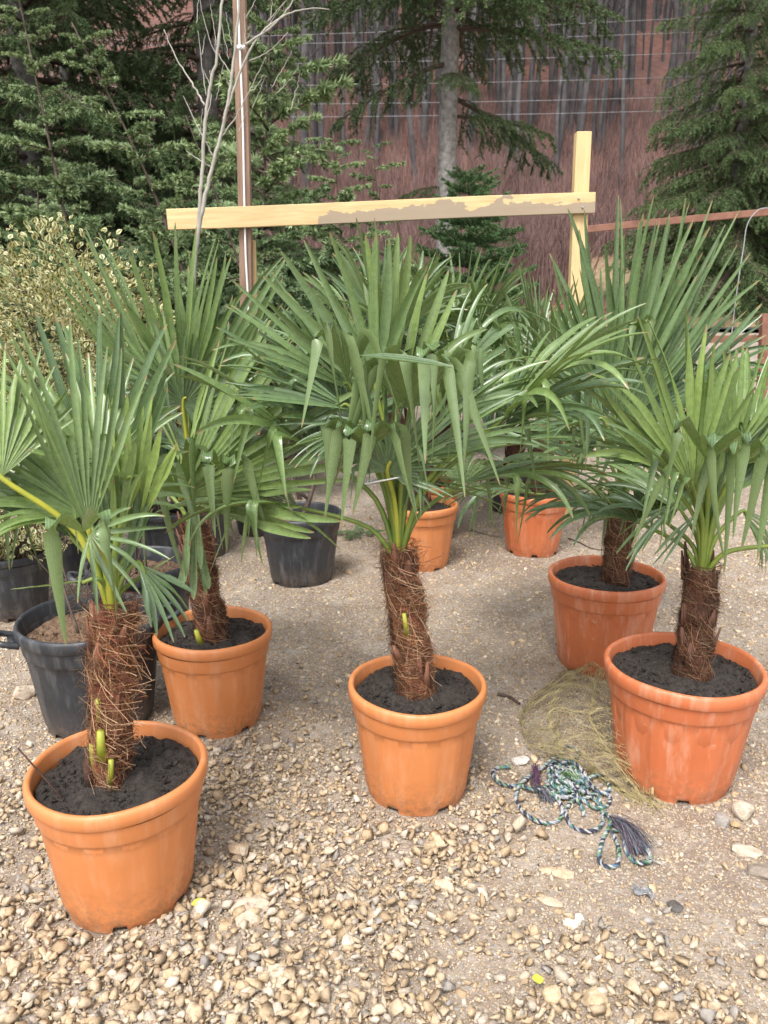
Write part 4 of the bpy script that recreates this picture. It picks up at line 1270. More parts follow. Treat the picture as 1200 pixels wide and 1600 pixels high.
def branch_set(name, mat, k, **kw):
    out = []
    for i in range(k):
        V, Fc, C = conifer_branch(50 + i * 7 + len(name), **kw)
        out.append(mesh('branch', V, Fc, mat, False, C))
    return out
SPR = branch_set('spruce', M_SPRUCE, 4, L=1.0, twigs=30, twl=0.46, hang=0.55, needles=120, nl=0.027, nw=0.0032)
SPRR = branch_set('spruce_r', M_SPRUCE_R, 4, L=1.0, twigs=30, twl=0.46, hang=0.75, needles=120, nl=0.024, nw=0.0030)
FIRB = branch_set('fir', M_FIR, 3, L=1.0, twigs=24, twl=0.42, hang=0.0, needles=95, nl=0.05, nw=0.006, droop_main=0.02)
CED = branch_set('cedar', M_CEDAR, 4, L=1.0, twigs=17, twl=0.34, hang=0.16, needles=80, nl=0.062, nw=0.0085, droop_main=0.15)
CED2 = branch_set('cedar_sparse', M_CEDAR_TIP, 3, L=1.0, twigs=6, twl=0.22, hang=0.10, needles=70, nl=0.11, nw=0.017, droop_main=0.12)

def tree(name, base, pts, r0, r1, bmat, boughs, label, cat='tree', group=None):
    """boughs: list of (t along the trunk, azimuth, length, pitch, mesh)"""
    root = empty(name, base); tag(root, label, cat, group)
    tp = spline(pts, 8)
    n = len(tp)
    b = MB(); b.tube(tp, [r0 + (r1 - r0) * i / (n - 1) for i in range(n)], 12)
    b.build('trunk', bmat, root, True)
    for (t, az, L, pitch, me) in boughs:
        i = min(int(t * (n - 1)), n - 2); p = tp[i].lerp(tp[i + 1], t * (n - 1) - i)
        o = link('branch', me, root, p)
        o.rotation_euler = (Matrix.Rotation(az, 3, 'Z') @ Matrix.Rotation(-pitch, 3, 'Y') @ Matrix.Rotation(rng.uniform(-.3, .3), 3, 'X')).to_euler()
        s = L; o.scale = (s, s * rng.uniform(0.85, 1.15), s)
    return root

def spruce_boughs(n, t0, t1, Lmax, set_, seed, pitch0=5, pitch1=25, power=0.8, lo=0.35, sector=None):
    r = random.Random(seed); out = []
    for i in range(n):
        t = t0 + (t1 - t0) * (i + r.random()) / n
        k = (t - t0) / (t1 - t0)
        L = Lmax * (1 - k * (1 - lo)) ** power * r.uniform(0.75, 1.1)
        az = i * 2.4 + r.uniform(-.4, .4)
        if sector: az = sector[0] + (sector[1] - sector[0]) * r.random()
        out.append((t, az, L, R(pitch0 + (pitch1 - pitch0) * k + r.uniform(-8, 8)), r.choice(set_)))
    return out
def gb(x, y): return V3(x, y, Hz(x, y))
# big dark spruces on the left
tree('spruce_tree', gb(-4.1, 9.6), [V3(0,0,-.2), V3(0.05,0,3), V3(0,0,9)], 0.20, 0.06, M_BARK_GREY,
     spruce_boughs(150, 0.05, 0.92, 2.7, SPR, 1, -8, 15), 'dense dark spruce behind the young cedars', group='spruces at the yard edge')
tree('spruce_tree', gb(-2.25, 10.6), [V3(0,0,-.2), V3(0.05,0,3), V3(0,0,9)], 0.20, 0.06, M_BARK_GREY,
     spruce_boughs(140, 0.05, 0.92, 2.1, SPR, 2, -8, 15), 'dense dark spruce behind the pale bare sapling', group='spruces at the yard edge')
tree('spruce_tree', gb(-4.7, 12.6), [V3(0,0,-.2), V3(0.05,0,3), V3(0,0,11)], 0.20, 0.06, M_BARK_GREY,
     spruce_boughs(130, 0.05, 0.92, 3.0, SPR, 8, -8, 15), 'dense dark spruce seen only in the gap between the two front spruces', group='spruces at the yard edge')
# lone spruce with the bare trunk
sp = spruce_boughs(56, 0.66, 0.98, 2.5, SPR, 3, 2, 12, lo=0.5)
r = random.Random(77)
for (zt, az, L) in ((0.325, 0.1, 1.25), (0.345, -0.5, 0.9), (0.41, 0.0, 0.9), (0.455, -0.35, 1.2), (0.47, 0.3, 1.1), (0.49, 3.2, 0.75), (0.58, -0.2, 1.6), (0.60, 0.35, 2.0), (0.43, 3.5, 0.45), (0.34, 2.9, 0.5), (0.63, 3.3, 1.9), (0.62, -1.4, 1.2)):
    sp.append((zt, az, L, R(-8 + r.uniform(-8, 8)), SPR[r.randrange(4)]))
tree('spruce_tree', gb(1.0, 13.0), [V3(0,0,-.2), V3(-0.02,0,3), V3(0.05,0,9.5)], 0.20, 0.10, M_BARK_LIGHT, sp,
     'lone spruce with a bare grey lower trunk behind the long plank', group='spruces at the yard edge')
# right-hand spruces on the bank
tree('spruce_tree', gb(11.3, 26.5), [V3(0,0,-.2), V3(0,0,5), V3(0,0,15)], 0.28, 0.06, M_BARK_GREY,
     spruce_boughs(190, 0.03, 0.95, 4.1, SPRR, 4, -12, 12), 'mid-green spruce with drooping boughs on the bank, hiding another behind it', group='spruces at the yard edge')
tree('spruce_tree', gb(14.6, 29.5), [V3(0,0,-.2), V3(0,0,5), V3(0,0,15)], 0.28, 0.06, M_BARK_GREY,
     spruce_boughs(120, 0.03, 0.95, 3.6, SPRR, 5, -12, 12), 'spruce on the bank rising behind the mid-green spruce', group='spruces at the yard edge')

# small bright fir below the plank
fb = gb(0.78, 7.4)
fb_boughs = []
for i, t in enumerate(np.linspace(0.30, 0.98, 13)):
    for k in range(6):
        fb_boughs.append((t, k * 1.05 + i * 0.5, 0.98 * (1.08 - t) + 0.14, R(4 + 22 * t), FIRB[k % 3]))
tree('fir_tree', fb, [V3(0,0,-.1), V3(0.01,0,1.1), V3(0,0,2.45)], 0.035, 0.008, M_BARK_BROWN, fb_boughs, 'small bright green fir below the long plank')

# young cedars with nodding leaders
def cedar(px0, py0, px1, py1, Y, label, n=30, Lb=0.75, t0=0.2, mid=(0, 0), set_=CED, top_set=CED2, thick=0.02):
    a = at(px0, py0, Y); bse = gb(a.x, Y)
    tip = at(px1, py1, Y)
    d = tip - bse
    pts = [V3(0, 0, -0.05), d * 0.35 + V3(mid[0] * .6, 0, 0), d * 0.7 + V3(mid[0], 0, 0), d]
    r = random.Random(int(px0 + py1)); bo = []
    for i in range(n):
        t = t0 + (0.97 - t0) * (i + r.random()) / n
        L = Lb * (1.12 - t) ** 0.9 * r.uniform(0.6, 1.2) + 0.06
        st = set_ if t < 0.5 else top_set
        if t >= 0.5: L = max(L * 0.75, 0.16) * r.uniform(.7, 1.5)
        bo.append((t, i * 2.4 + r.uniform(-.5, .5), L, R(r.uniform(8, 30)), r.choice(st)))
    return tree('cedar_tree', bse, pts, thick, 0.004, M_BARK_BROWN, bo, label, group='young cedars in front of the spruces')
cedar(190, 760, 24, -30, 6.2, 'tallest young cedar with a straight leaning stem, behind the variegated shrub', 46, 0.85, 0.15)
cedar(405, 760, 112, 35, 6.0, 'slender young cedar with a pale nodding tip and long side shoots', 44, 0.75, 0.15, (0.10, 0))
cedar(470, 760, 290, 180, 5.8, 'short young cedar with yellow-green upright shoots beside the bare sapling', 34, 0.7, 0.15, (0.06, 0))
cedar(400, 760, 425, -40, 7.6, 'broad light green cedar behind the brown wooden post', 64, 1.25, 0.12)
cedar(560, 760, 520, 205, 7.2, 'low spreading cedar behind the left half of the plank', 44, 0.95, 0.15)
cedar(640, 760, 580, 215, 7.8, 'thin open cedar behind the middle of the plank', 22, 0.7, 0.3, (0, 0), CED2)
cedar(250, 760, 250, 330, 6.6, 'low bushy cedar behind the left end of the plank', 50, 1.0, 0.1)
cedar(60, 760, 60, 260, 7.0, 'low bushy cedar beneath the tallest young cedar', 50, 1.0, 0.1)

# ------------------------------------------------------------------ bare sapling in front of the plank
def sapling():
    Y = 4.75
    bse = on_ground(300, 770); bse = V3(at(305, 700, Y).x, Y, 0)
    root = empty('bare_sapling', bse); tag(root, 'pale leafless sapling with forked stems in front of the plank', 'sapling')
    build_pot(root, 0.36, 0.34, M_POT_BLACK, 0.0006, 15, M_BARK, 0.05, 80, True)
    r = random.Random(9)
    def q(px, py, dy=0): return at(px, py, Y + dy) - bse
    def br(pts, r0, r1, name='branch'):
        s = spline(pts, 7); b = MB()
        s = [p + V3(r.gauss(0, .002), r.gauss(0, .002), 0) for p in s]
        b.tube(s, [0.74 * (r0 + (r1 - r0) * i / (len(s) - 1)) for i in range(len(s))], 8)
        return b.build(name, M_BARK_PALE, root, True)
    br([V3(0, 0, 0.25), q(300, 560), q(305, 400), q(318, 320), q(330, 270), q(350, 190), q(364, 110), q(372, 20), q(376, -40)], 0.022, 0.007, 'trunk')
    br([q(305, 400), q(314, 300), q(320, 200), q(326, 150), q(340, 80), q(347, 0), q(350, -40)], 0.016, 0.008, 'stem')
    br([q(320, 165, .05), q(300, 130, .1), q(278, 95, .15), q(256, 46, .2)], 0.008, 0.003)
    br([q(333, 245, .02), q(310, 200, .05), q(287, 150, .1)], 0.006, 0.002)
    br([q(328, 260, .02), q(312, 250, .05), q(290, 235, .1)], 0.005, 0.002)
    br([q(322, 150), q(315, 100), q(309, 48)], 0.005, 0.002)
    br([q(322, 190), q(330, 150), q(328, 110, .1)], 0.005, 0.002)
    br([q(362, 120), q(345, 90), q(330, 70), q(312, 0)], 0.005, 0.002)
    br([q(355, 170), q(380, 100), q(410, 50), q(450, 22), q(490, 13), q(515, 15)], 0.010, 0.003)
    br([q(383, 70), q(420, 45), q(445, 20), q(465, -10)], 0.009, 0.004)
    br([q(390, 95, .05), q(420, 80, .1), q(450, 50, .15)], 0.005, 0.002)
    br([q(345, 215), q(370, 180), q(395, 130), q(415, 90)], 0.006, 0.002)
    for _ in range(26):
        px, py = r.uniform(300, 470), r.uniform(-20, 230)
        dx = (px - 350) * 0.25 + r.uniform(-15, 15); ln = r.uniform(25, 70)
        br([q(px, py, .05), q(px + dx * .5, py - ln * .5, .08), q(px + dx, py - ln, .1)], 0.0032, 0.0014, 'twig')
sapling()

# ------------------------------------------------------------------ plank, posts, cable
YP = 5.2
def beam(name, a, b, wid, dep, mat, label, cat, parent=None):
    """box beam from a to b; local X along it"""
    d = b - a; L = d.length
    bm = bmesh.new(); bmesh.ops.create_cube(bm, size=1)
    for v in bm.verts: v.co = Vector((v.co.x * L, v.co.y * dep, v.co.z * wid))
    bmesh.ops.subdivide_edges(bm, edges=[e for e in bm.edges if abs((e.verts[0].co - e.verts[1].co).x) > L * .5], cuts=11)
    bmesh.ops.bevel(bm, geom=[e for e in bm.edges if e.is_manifold and e.calc_face_angle(0) > 0.5], offset=0.003, segments=1, affect='EDGES')
    for v in bm.verts:
        v.co.z += 0.004 * math.sin(v.co.x * 2.1 + wid * 50) + 0.0015 * mnoise.noise(v.co * 5)
        v.co.y += 0.004 * math.sin(v.co.x * 1.3)
    me = bpy.data.meshes.new(name); bm.to_mesh(me); bm.free(); me.materials.append(mat)
    o = link(name, me, parent, (a + b) / 2)
    x = d.normalized(); y = Vector((0, 1, 0)); y = (y - x * y.dot(x)).normalized(); z = x.cross(y)
    o.rotation_euler = Matrix((x, y, z)).transposed().to_euler()
    if label: tag(o, label, cat)
    return o
beam('plank', at(262, 343, YP), at(930, 317, YP), 0.125, 0.026, M_PLANK, 'long pale pine plank with peeling grey patches fixed across two posts', 'plank')
plank_o = bpy.data.objects['plank']
for px_, dz_ in ((374, .025), (381, -.03), (903, .028), (910, -.025)):
    b = MB(); c_ = plank_o.matrix_basis.inverted() @ (at(px_, 343 - (px_ - 262) * 26 / 668, YP) + V3(0, 0, dz_))
    b.tube([V3(c_.x, -0.0165, c_.z), V3(c_.x, -0.010, c_.z)], 0.006, 8); b.build('screw_head', M_WIRE, plank_o)
def post(pxt, pyt, pxb, Y, wid, mat, label):
    t = at(pxt, pyt, Y); g_ = gb(at(pxb, 640, Y).x, Y)
    return beam('wooden_post', g_ - V3(0, 0, 0.2), t, wid, wid * 0.8, mat, label, 'post')
pl = post(374, -60, 383, YP + 0.062, 0.078, M_POST_OLD, 'weathered brown post with a white cable, at the left end of the plank')
post(912, 207, 893, YP + 0.062, 0.094, M_POST_PINE, 'raw pine post at the right end of the plank')
b = MB()
cb = [at(370, -50, YP + 0.012), at(374, 60, YP + 0.012), at(379, 180, YP + 0.015), at(382, 320, YP + 0.018), at(384, 400, YP + 0.015), at(388, 480, YP + 0.01), at(391, 620, YP + 0.01), V3(at(391, 640, YP).x, YP, 0.0)]
b.tube(spline(cb, 8), 0.0065, 6)
cbl = b.build('cable', M_WHITE, None, True); tag(cbl, 'thin white cable running down the weathered brown post', 'cable')
b = MB(); c0 = at(376, 74, YP + 0.008); b.box(c0, (0.05, 0.014, 0.022)); b.build('cable_clip', M_WHITE, cbl)
sh = beam('wooden_post', gb(at(397, 640, YP + .12).x, YP + .12) - V3(0, 0, .1), at(391, 375, YP + .12), 0.06, 0.04, M_POST_PINE, 'short pine batten beside the weathered brown post under the plank', 'batten')

# rusty frame on the right
YF = 7.0
fr_root = empty('rusty_frame', gb(at(1196, 640, YF).x, YF)); tag(fr_root, 'rusty steel rail frame with a long top bar and low bar', 'frame')
def fpart(nm, a, b_, wd):
    o = beam(nm, a - fr_root.location, b_ - fr_root.location, wd, wd * 0.8, M_RUST, None, None, fr_root)
fpart('top_bar', at(905, 360, YF), at(1330, 318, YF), 0.056)
fpart('low_bar', at(1080, 531, YF), at(1330, 526, YF), 0.06)
fpart('upright', gb(at(1197, 640, YF - .07).x, YF - 0.07) - V3(0, 0, .2), at(1197, 490, YF - .07), 0.085)
fpart('upright', gb(at(1320, 640, YF - .07).x, YF - 0.07) - V3(0, 0, .2), at(1320, 300, YF - .07), 0.085)
b = MB(); hp = [at(1205, 325, YF - .3), at(1185, 328, YF - .3), at(1168, 350, YF - .3), at(1162, 385, YF - .3), at(1155, 430, YF - .3), at(1148, 480, YF - .3), at(1140, 560, YF - .3), at(1138, 640, YF - .3)]
hp[-1].z = Hz(hp[-1].x, YF - .3); b.tube(spline(hp, 6), 0.0045, 6)
tag(b.build('bent_wire', M_WIRE, None, True), 'grey bent wire hooked over the rusty top bar', 'wire')

# ------------------------------------------------------------------ overhead wires
WY = 30.0
wires = ((53, 28), (66, 50), (97, 82), (131, 119), (160, 150), (180, 171))
poles = []
for (px, lab) in ((120, 'weathered utility pole behind the dark spruces'), (1290, 'weathered utility pole behind the bank spruces')):
    g_ = gb(at(px, 0, WY).x, WY)
    b = MB(); b.tube([V3(0, 0, -.3), V3(0, 0, 6), V3(0, 0, 13)], [0.16, 0.13, 0.10], 10)
    tag(b.build('utility_pole', M_BARK_GREY, None, True, g_), lab, 'utility pole', 'utility poles')
    poles.append(g_)
for i, (yl, yr) in enumerate(wires):
    a = at(430, yl, WY); c = at(1040, yr, WY)
    k0 = (poles[0].x - a.x) / (c.x - a.x); k1 = (poles[1].x - a.x) / (c.x - a.x)
    p0, p1 = a.lerp(c, k0), a.lerp(c, k1)
    pts = [p0.lerp(p1, t / 20) - V3(0, 0, 0.12 * (1 - (t / 10 - 1) ** 2)) for t in range(21)]
    pts = [p + V3(0, -0.13, 0) for p in pts]
    b = MB(); b.tube(pts, 0.009, 4)
    ordn = ('topmost', 'second from top', 'third from top', 'fourth from top', 'second lowest', 'lowest')[i]
    tag(b.build('overhead_wire', M_WIRE), 'thin pale overhead wire before the hillside, %s of six' % ordn, 'wire', 'overhead wires')

# ------------------------------------------------------------------ bare wood on the hillside
def beech_mesh(seed):
    r = random.Random(seed); b = MB()
    Ht = r.uniform(15, 21); r0 = r.uniform(0.11, 0.23)
    pts = [V3(0, 0, -0.5)]
    x = y = 0
    for i in range(1, 9):
        x += r.gauss(0, 0.12); y += r.gauss(0, 0.12); pts.append(V3(x, y, Ht * i / 8))
    b.tube(pts, [r0 * (1 - 0.09 * i) for i in range(9)], 7, None, False)
    for _ in range(16):
        i = r.randrange(3, 8); p = pts[i].lerp(pts[i + 1], r.random()) if i < 8 else pts[i]
        a = r.uniform(0, 6.28); L = r.uniform(1.2, 3.4)
        d = V3(math.cos(a), math.sin(a), r.uniform(0.8, 2.0)).normalized()
        e = p + d * L
        b.tube([p, p + d * L * .5 + V3(0, 0, .1), e], [0.05, 0.035, 0.012], 4, None, False)
        for _ in range(4):
            q = p.lerp(e, r.uniform(.3, 1)); aa = r.uniform(0, 6.28)
            b.tube([q, q + V3(math.cos(aa) * .5, math.sin(aa) * .5, r.uniform(.3, 1.0))], [0.018, 0.006], 3, None, False)
    return b.mesh('bare_forest_tree', M_BEECH, True)
BE = [beech_mesh(300 + i) for i in range(7)]
r = random.Random(12)
made = 0
while made < 290:
    y = 44 + (r.random() ** 0.9) * 42
    x = r.uniform(-0.30, 0.52) * y
    u, v, zc = project(x, y, float(H0(np.float64(x), np.float64(y))))
    if u < 330 or u > 1130: continue
    o = link('bare_forest_tree', BE[made % 7], None, gb(x, y))
    o.rotation_euler = (r.gauss(0, .03), r.gauss(0, .03), r.uniform(0, 6.28))
    s = r.uniform(0.75, 1.15); o.scale = (s * r.uniform(.7, 1.2), s * r.uniform(.7, 1.2), s)
    tag(o, 'bare grey forest tree on the rust-coloured leafy hillside', 'tree', 'bare trees on the hillside')
    made += 1

# thinner trunks further up the slope, too many to tell apart
def far_wood():
    r = random.Random(31); b = MB()
    for _ in range(700):
        y = r.uniform(58, 118); x = r.uniform(-0.22, 0.48) * y
        z = float(H0(np.float64(x), np.float64(y))); h = r.uniform(11, 19); q = r.uniform(0.05, 0.13)
        dx, dy = r.gauss(0, .5), r.gauss(0, .5); c = r.uniform(0.7, 1.5)
        b.tube([V3(x, y, z - .6), V3(x + dx * .4, y + dy * .4, z + h * .5), V3(x + dx, y + dy, z + h)], [q, q * .7, q * .2], 5, (c, c, c, 1), False)
        for _ in range(5):
            t = r.uniform(.35, .95); a = r.uniform(0, 6.28); L = r.uniform(.8, 2.2)
            p = V3(x + dx * t, y + dy * t, z + h * t)
            b.tube([p, p + V3(math.cos(a) * L * .5, math.sin(a) * L * .5, L)], [0.035, 0.012], 3, (c, c, c, 1), False)
    tag(b.build('distant_wood', M_TRUNK_FAR, None, True), 'far mass of thin bare trunks up the hillside', 'wood', kind='stuff')
far_wood()

# leafless brush on the lower slope
def brush():
    r = np.random.default_rng(4)
    n = 46000
    y = 26.5 + r.random(n) ** 1.3 * 30
    
    x = (r.random(n) * 0.95 - 0.35) * y
    keep = (y > 37) | (x < 6.8); x, y = x[keep], y[keep]; n = len(x)
    z = H0(x, y) + 0.2
    ln = 0.7 + r.random(n) * 1.9
    ln = ln * np.where(y > 46, 0.5, 1.0)
    dx, dy = r.normal(0, .28, n), r.normal(0, .28, n)
    wd = 0.010 + r.random(n) * 0.014
    P0 = np.stack([x - wd, y, z - .6], -1); P1 = np.stack([x + wd, y, z - .6], -1)
    M0 = np.stack([x + dx * ln * .4 - wd * .7, y + dy * ln * .4, z + ln * .5], -1); M1 = M0 + np.stack([wd * 1.4, 0 * wd, 0 * wd], -1)
    T = np.stack([x + dx * ln * 1.2, y + dy * ln * 1.2, z + ln], -1)
    V = np.stack([P0, P1, M0, M1, T], 1).reshape(-1, 3)
    b = np.arange(n)[:, None] * 5
    Fc = np.concatenate([b + np.array([[0, 1, 3]]), b + np.array([[0, 3, 2]]), b + np.array([[2, 3, 4]])])
    k = 0.7 + r.random(n) * 0.7
    C = np.repeat(np.stack([k, k, k * 1.02, np.ones(n)], -1), 5, 0)
    o = link('brush', mesh('brush', V, Fc, M_TWIG, False, C))
    tag(o, 'leafless mauve-brown brush covering the lower hillside', 'brush', kind='stuff')
brush()

# ------------------------------------------------------------------ net
def net():
    rows = [[(520, 132), (600, 118), (680, 140), (742, 175)], [(455, 230), (540, 215), (650, 215), (770, 235)],
            [(330, 330), (470, 290), (620, 290), (790, 290)], [(215, 450), (400, 380), (620, 380), (800, 400)],
            [(228, 560), (420, 520), (660, 500), (860, 490)], [(255, 640), (460, 620), (700, 600), (930, 580)],
            [(330, 710), (540, 690), (760, 680), (1000, 690)], [(520, 770), (650, 770), (830, 770), (1010, 800)],
            [(700, 860), (790, 860), (900, 870), (1030, 900)], [(860, 960), (910, 965), (970, 985), (1050, 1020)]]
    zr = [0.07, 0.09, 0.13, 0.15, 0.16, 0.14, 0.11, 0.07, 0.04, 0.012]
    zc = [0.12, 0.9, 1.1, 1.25]
    def grid(off, amp, seed):
        NU, NV = 54, 45
        # Catmull-Rom in both directions over the control points placed on their own heights
        ctrl = []
        for i, row in enumerate(rows):
            line = []
            for j, (cx, cy) in enumerate(row):
                z = max(0.008, zr[i] * zc[j] * off)
                line.append(on_ground(760 + cx / 4, 1000 + cy / 4, z))
            ctrl.append(spline(line, NV // 3))
        cols = [spline([ctrl[i][j] for i in range(len(rows))], NU // 9) for j in range(len(ctrl[0]))]
        nu, nv = len(cols[0]), len(cols)
        G = []
        for i in range(nu):
            rowp = []
            for j in range(nv):
                p = cols[j][i]
                w_ = mnoise.fractal(p * 9 + V3(seed, 0, 0), .8, 2, 4)
                f_ = math.sin((j / nv) * 16 + 3 * math.sin(i * .09 + seed) + seed)
                p = p + V3(0.012 * mnoise.noise(p * 14 + V3(0, seed, 0)), 0.012 * mnoise.noise(p * 13 + V3(5, 0, seed)), amp * (w_ * 0.6 + f_ * 0.35))
                p.z = max(p.z, Hz(p.x, p.y) + 0.004)
                rowp.append(p)
            G.append(rowp)
        return G
    V, Fc = [], []
    wd = 0.00065
    def strand(p, q):
        t = (q - p)
        if t.length < 1e-6: return
        t.normalize(); a = t.orthogonal().normalized() * wd; b = t.cross(a)
        n = len(V)
        for c in (p, q):
            V.extend([c + a, c - a * .5 + b * .87, c - a * .5 - b * .87])
        for k in range(3):
            k2 = (k + 1) % 3; Fc.append((n + k, n + k2, n + 3 + k2, n + 3 + k))
    rr = random.Random(3)
    for off, amp, seed in ((1.0, 0.022, 1.0), (0.45, 0.026, 4.2)):
        G = grid(off, amp, seed); nu, nv = len(G), len(G[0])
        def samp(a, b_):
            a = min(max(a, 0), nu - 1.001); b_ = min(max(b_, 0), nv - 1.001)
            i, j = int(a), int(b_); fa, fb_ = a - i, b_ - j
            return (G[i][j] * (1 - fa) + G[i + 1][j] * fa) * (1 - fb_) + (G[i][j + 1] * (1 - fa) + G[i + 1][j + 1] * fa) * fb_
        # the mesh is gathered into folds: strands crowd along some lines and open up between them
        G = [[samp(i + 3.2 * math.sin(i * .33 + seed + j * .05) + 1.5 * math.sin(j * .21), j + 3.0 * math.sin(j * .38 + seed * 2 + i * .07) + 1.5 * math.sin(i * .17 + seed)) for j in range(nv)] for i in range(nu)]
        J = [[G[i][j] + V3(rr.gauss(0, .0012), rr.gauss(0, .0012), rr.gauss(0, .0012)) for j in range(nv)] for i in range(nu)]
        for i in range(nu - 1):
            for j in range(nv - 1):
                if off == 0.8 and (i < nu * .35 or j < nv * .3): continue
                if rr.random() < 0.03: continue
                strand(J[i][j], J[i + 1][j + (i % 2 == 0)] if True else None)
                strand(J[i][j + 1], J[i + 1][j + (i % 2 != 0)])
        # frayed loose ends
        for _ in range(60):
            j = rr.randrange(nv); p = J[nu - 1][j]
            e = p + V3(rr.uniform(-.02, .06), rr.uniform(-.06, .01), 0); e.z = Hz(e.x, e.y) + .004
            strand(p, e)
    o = link('net', mesh('net', V, Fc, M_NET)); tag(o, 'crumpled olive-yellow plastic net against the stained pot', 'net')
net()

# ------------------------------------------------------------------ rope
def rope():
    main = [(150, 780), (70, 790), (40, 830), (90, 890), (190, 905), (260, 850), (210, 900), (185, 980), (220, 1060), (290, 1120), (380, 1150), (460, 1120), (475, 1060), (440, 990), (370, 940), (280, 930), (215, 895), (260, 840), (330, 800),
            (400, 740), (470, 700), (490, 665), (550, 665), (580, 710), (540, 740), (470, 760), (420, 820), (440, 900), (520, 940), (600, 900), (640, 860), (700, 840), (750, 870), (770, 930), (720, 950), (650, 910), (580, 880),
            (560, 960), (620, 1010), (690, 1050), (760, 1030), (770, 970), (700, 950), (620, 985), (540, 1010), (500, 1070), (520, 1150), (590, 1195), (670, 1190), (730, 1140), (720, 1060), (700, 960), (650, 890), (590, 800), (520, 740), (430, 740), (390, 800), (420, 900), (500, 960), (570, 1000), (600, 1060), (610, 1110),
            ]
    r = random.Random(6)
    heap = []
    for k in range(46):
        a = r.uniform(0, 6.28); q = r.uniform(0.15, 1.05)
        heap.append((500 + 150 * q * math.cos(a) + r.gauss(0, 15), 870 + 115 * q * math.sin(a) + r.gauss(0, 15)))
    heap += [(700, 1020), (740, 1080), (775, 1120), (770, 1160), (730, 1240), (705, 1350), (730, 1410), (800, 1420), (830, 1370), (820, 1270), (790, 1190), (850, 1200), (870, 1300), (910, 1370), (970, 1395), (1030, 1380), (1010, 1320), (950, 1230), (880, 1160)]
    def hz(cx, cy):
        return 0.052 * math.exp(-(((cx - 520) / 170) ** 2 + ((cy - 850) / 120) ** 2)) + 0.02 * math.exp(-(((cx - 830) / 60) ** 2 + ((cy - 1180) / 60) ** 2))
    root = None
    mb = MB()
    seq = []
    for pi, path in enumerate((main, heap)):
        pts = []
        for i, (cx, cy) in enumerate(path):
            z = 0.006 + hz(cx, cy) * r.uniform(0.15, 1.0) + (0.008 if i % 3 == 0 else 0)
            p = on_ground(760 + cx / 4, 1000 + cy / 4, z); p.z = z + Hz(p.x, p.y)
            pts.append(p)
        s = spline(pts, 9)
        # even steps of 5 mm
        out = [s[0]]; acc = 0
        for a, b_ in zip(s, s[1:]):
            d = (b_ - a).length
            while d > 1e-9 and acc + d >= 0.0045:
                a = a.lerp(b_, (0.0045 - acc) / d); out.append(a); acc = 0; d = (b_ - a).length
            acc += d
        seq.append(out)
    COLS = [(0.50, 0.49, 0.48), (0.06, 0.16, 0.08), (0.035, 0.04, 0.07), (0.10, 0.20, 0.28), (0.34, 0.36, 0.37), (0.17, 0.30, 0.17)]
    for out in seq:
        N = len(out)
        T = [(out[min(i + 1, N - 1)] - out[max(i - 1, 0)]).normalized() for i in range(N)]
        nrm = V3(0, 0, 1)
        fr_ = []
        for t in T:
            nrm = (nrm - t * nrm.dot(t))
            if nrm.length < 1e-3: nrm = t.orthogonal()
            nrm.normalize(); fr_.append((nrm.copy(), t.cross(nrm)))
        for s_ in range(3):
            n0 = len(mb.v); col = r.choice(COLS); V, C = [], []
            for i in range(N):
                ph = i * 0.0045 / 0.030 * 2 * math.pi + s_ * 2.094
                a, b_ = fr_[i]
                cc = out[i] + (a * math.cos(ph) + b_ * math.sin(ph)) * 0.0034
                if r.random() < 0.33: col = COLS[(s_ * 2 + r.randrange(3)) % 6]
                for k in range(5):
                    q = 2 * math.pi * k / 5
                    V.append(cc + (a * math.cos(q) + b_ * math.sin(q)) * 0.0034); C.append((*[c * r.uniform(.85, 1.1) for c in col], 1))
            F_ = []
            for i in range(N - 1):
                for k in range(5):
                    k2 = (k + 1) % 5; F_.append((i*5+k, i*5+k2, (i+1)*5+k2, (i+1)*5+k))
            mb.addc(V, F_, C)
    root = mb.build('rope', M_ROPE, None, True)
    tag(root, 'tangled braided rope in green, white and dark blue with frayed ends', 'rope')
    def tassel(c0, c1, n, spread, cols, lift):
        b = MB()
        for _ in range(n):
            p = on_ground(760 + c0[0] / 4, 1000 + c0[1] / 4, 0.02); p.z = Hz(p.x, p.y) + lift * r.uniform(.3, 1)
            p = p + V3(r.gauss(0, spread * .3), r.gauss(0, spread * .3), 0)
            e = on_ground(760 + (c1[0] + r.gauss(0, spread * 1800)) / 4, 1000 + (c1[1] + r.gauss(0, spread * 900)) / 4, 0.004)
            e.z = Hz(e.x, e.y) + r.uniform(.003, .012)
            m = (p + e) / 2 + V3(r.gauss(0, .005), r.gauss(0, .005), lift * r.uniform(.3, 1.0))
            b.tube(spline([p, m, e], 4), 0.0009, 3, (*r.choice(cols), 1), False)
        o = b.build('frayed_end', M_ROPE, root); tag(o, kind='stuff')
    PUR = [(0.095, 0.085, 0.11), (0.16, 0.14, 0.17), (0.04, 0.04, 0.06), (0.30, 0.28, 0.34), (0.18, 0.11, 0.15), (0.2, 0.28, 0.3)]
    tassel((800, 1120), (960, 1330), 150, 0.024, PUR, 0.03)
    tassel((320, 900), (395, 1020), 50, 0.022, PUR, 0.02)
    tassel((300, 800), (310, 900), 45, 0.012, [(0.16, 0.06, 0.12), (0.10, 0.05, 0.10), (0.05, 0.04, 0.08)], 0.04)
    tassel((470, 880), (590, 950), 70, 0.02, [(0.10, 0.22, 0.06), (0.16, 0.30, 0.10), (0.5, 0.5, 0.48)], 0.05)
    tassel((980, 1330), (1110, 1420), 4, 0.006, [(0.6, 0.58, 0.55)], 0.01)
rope()

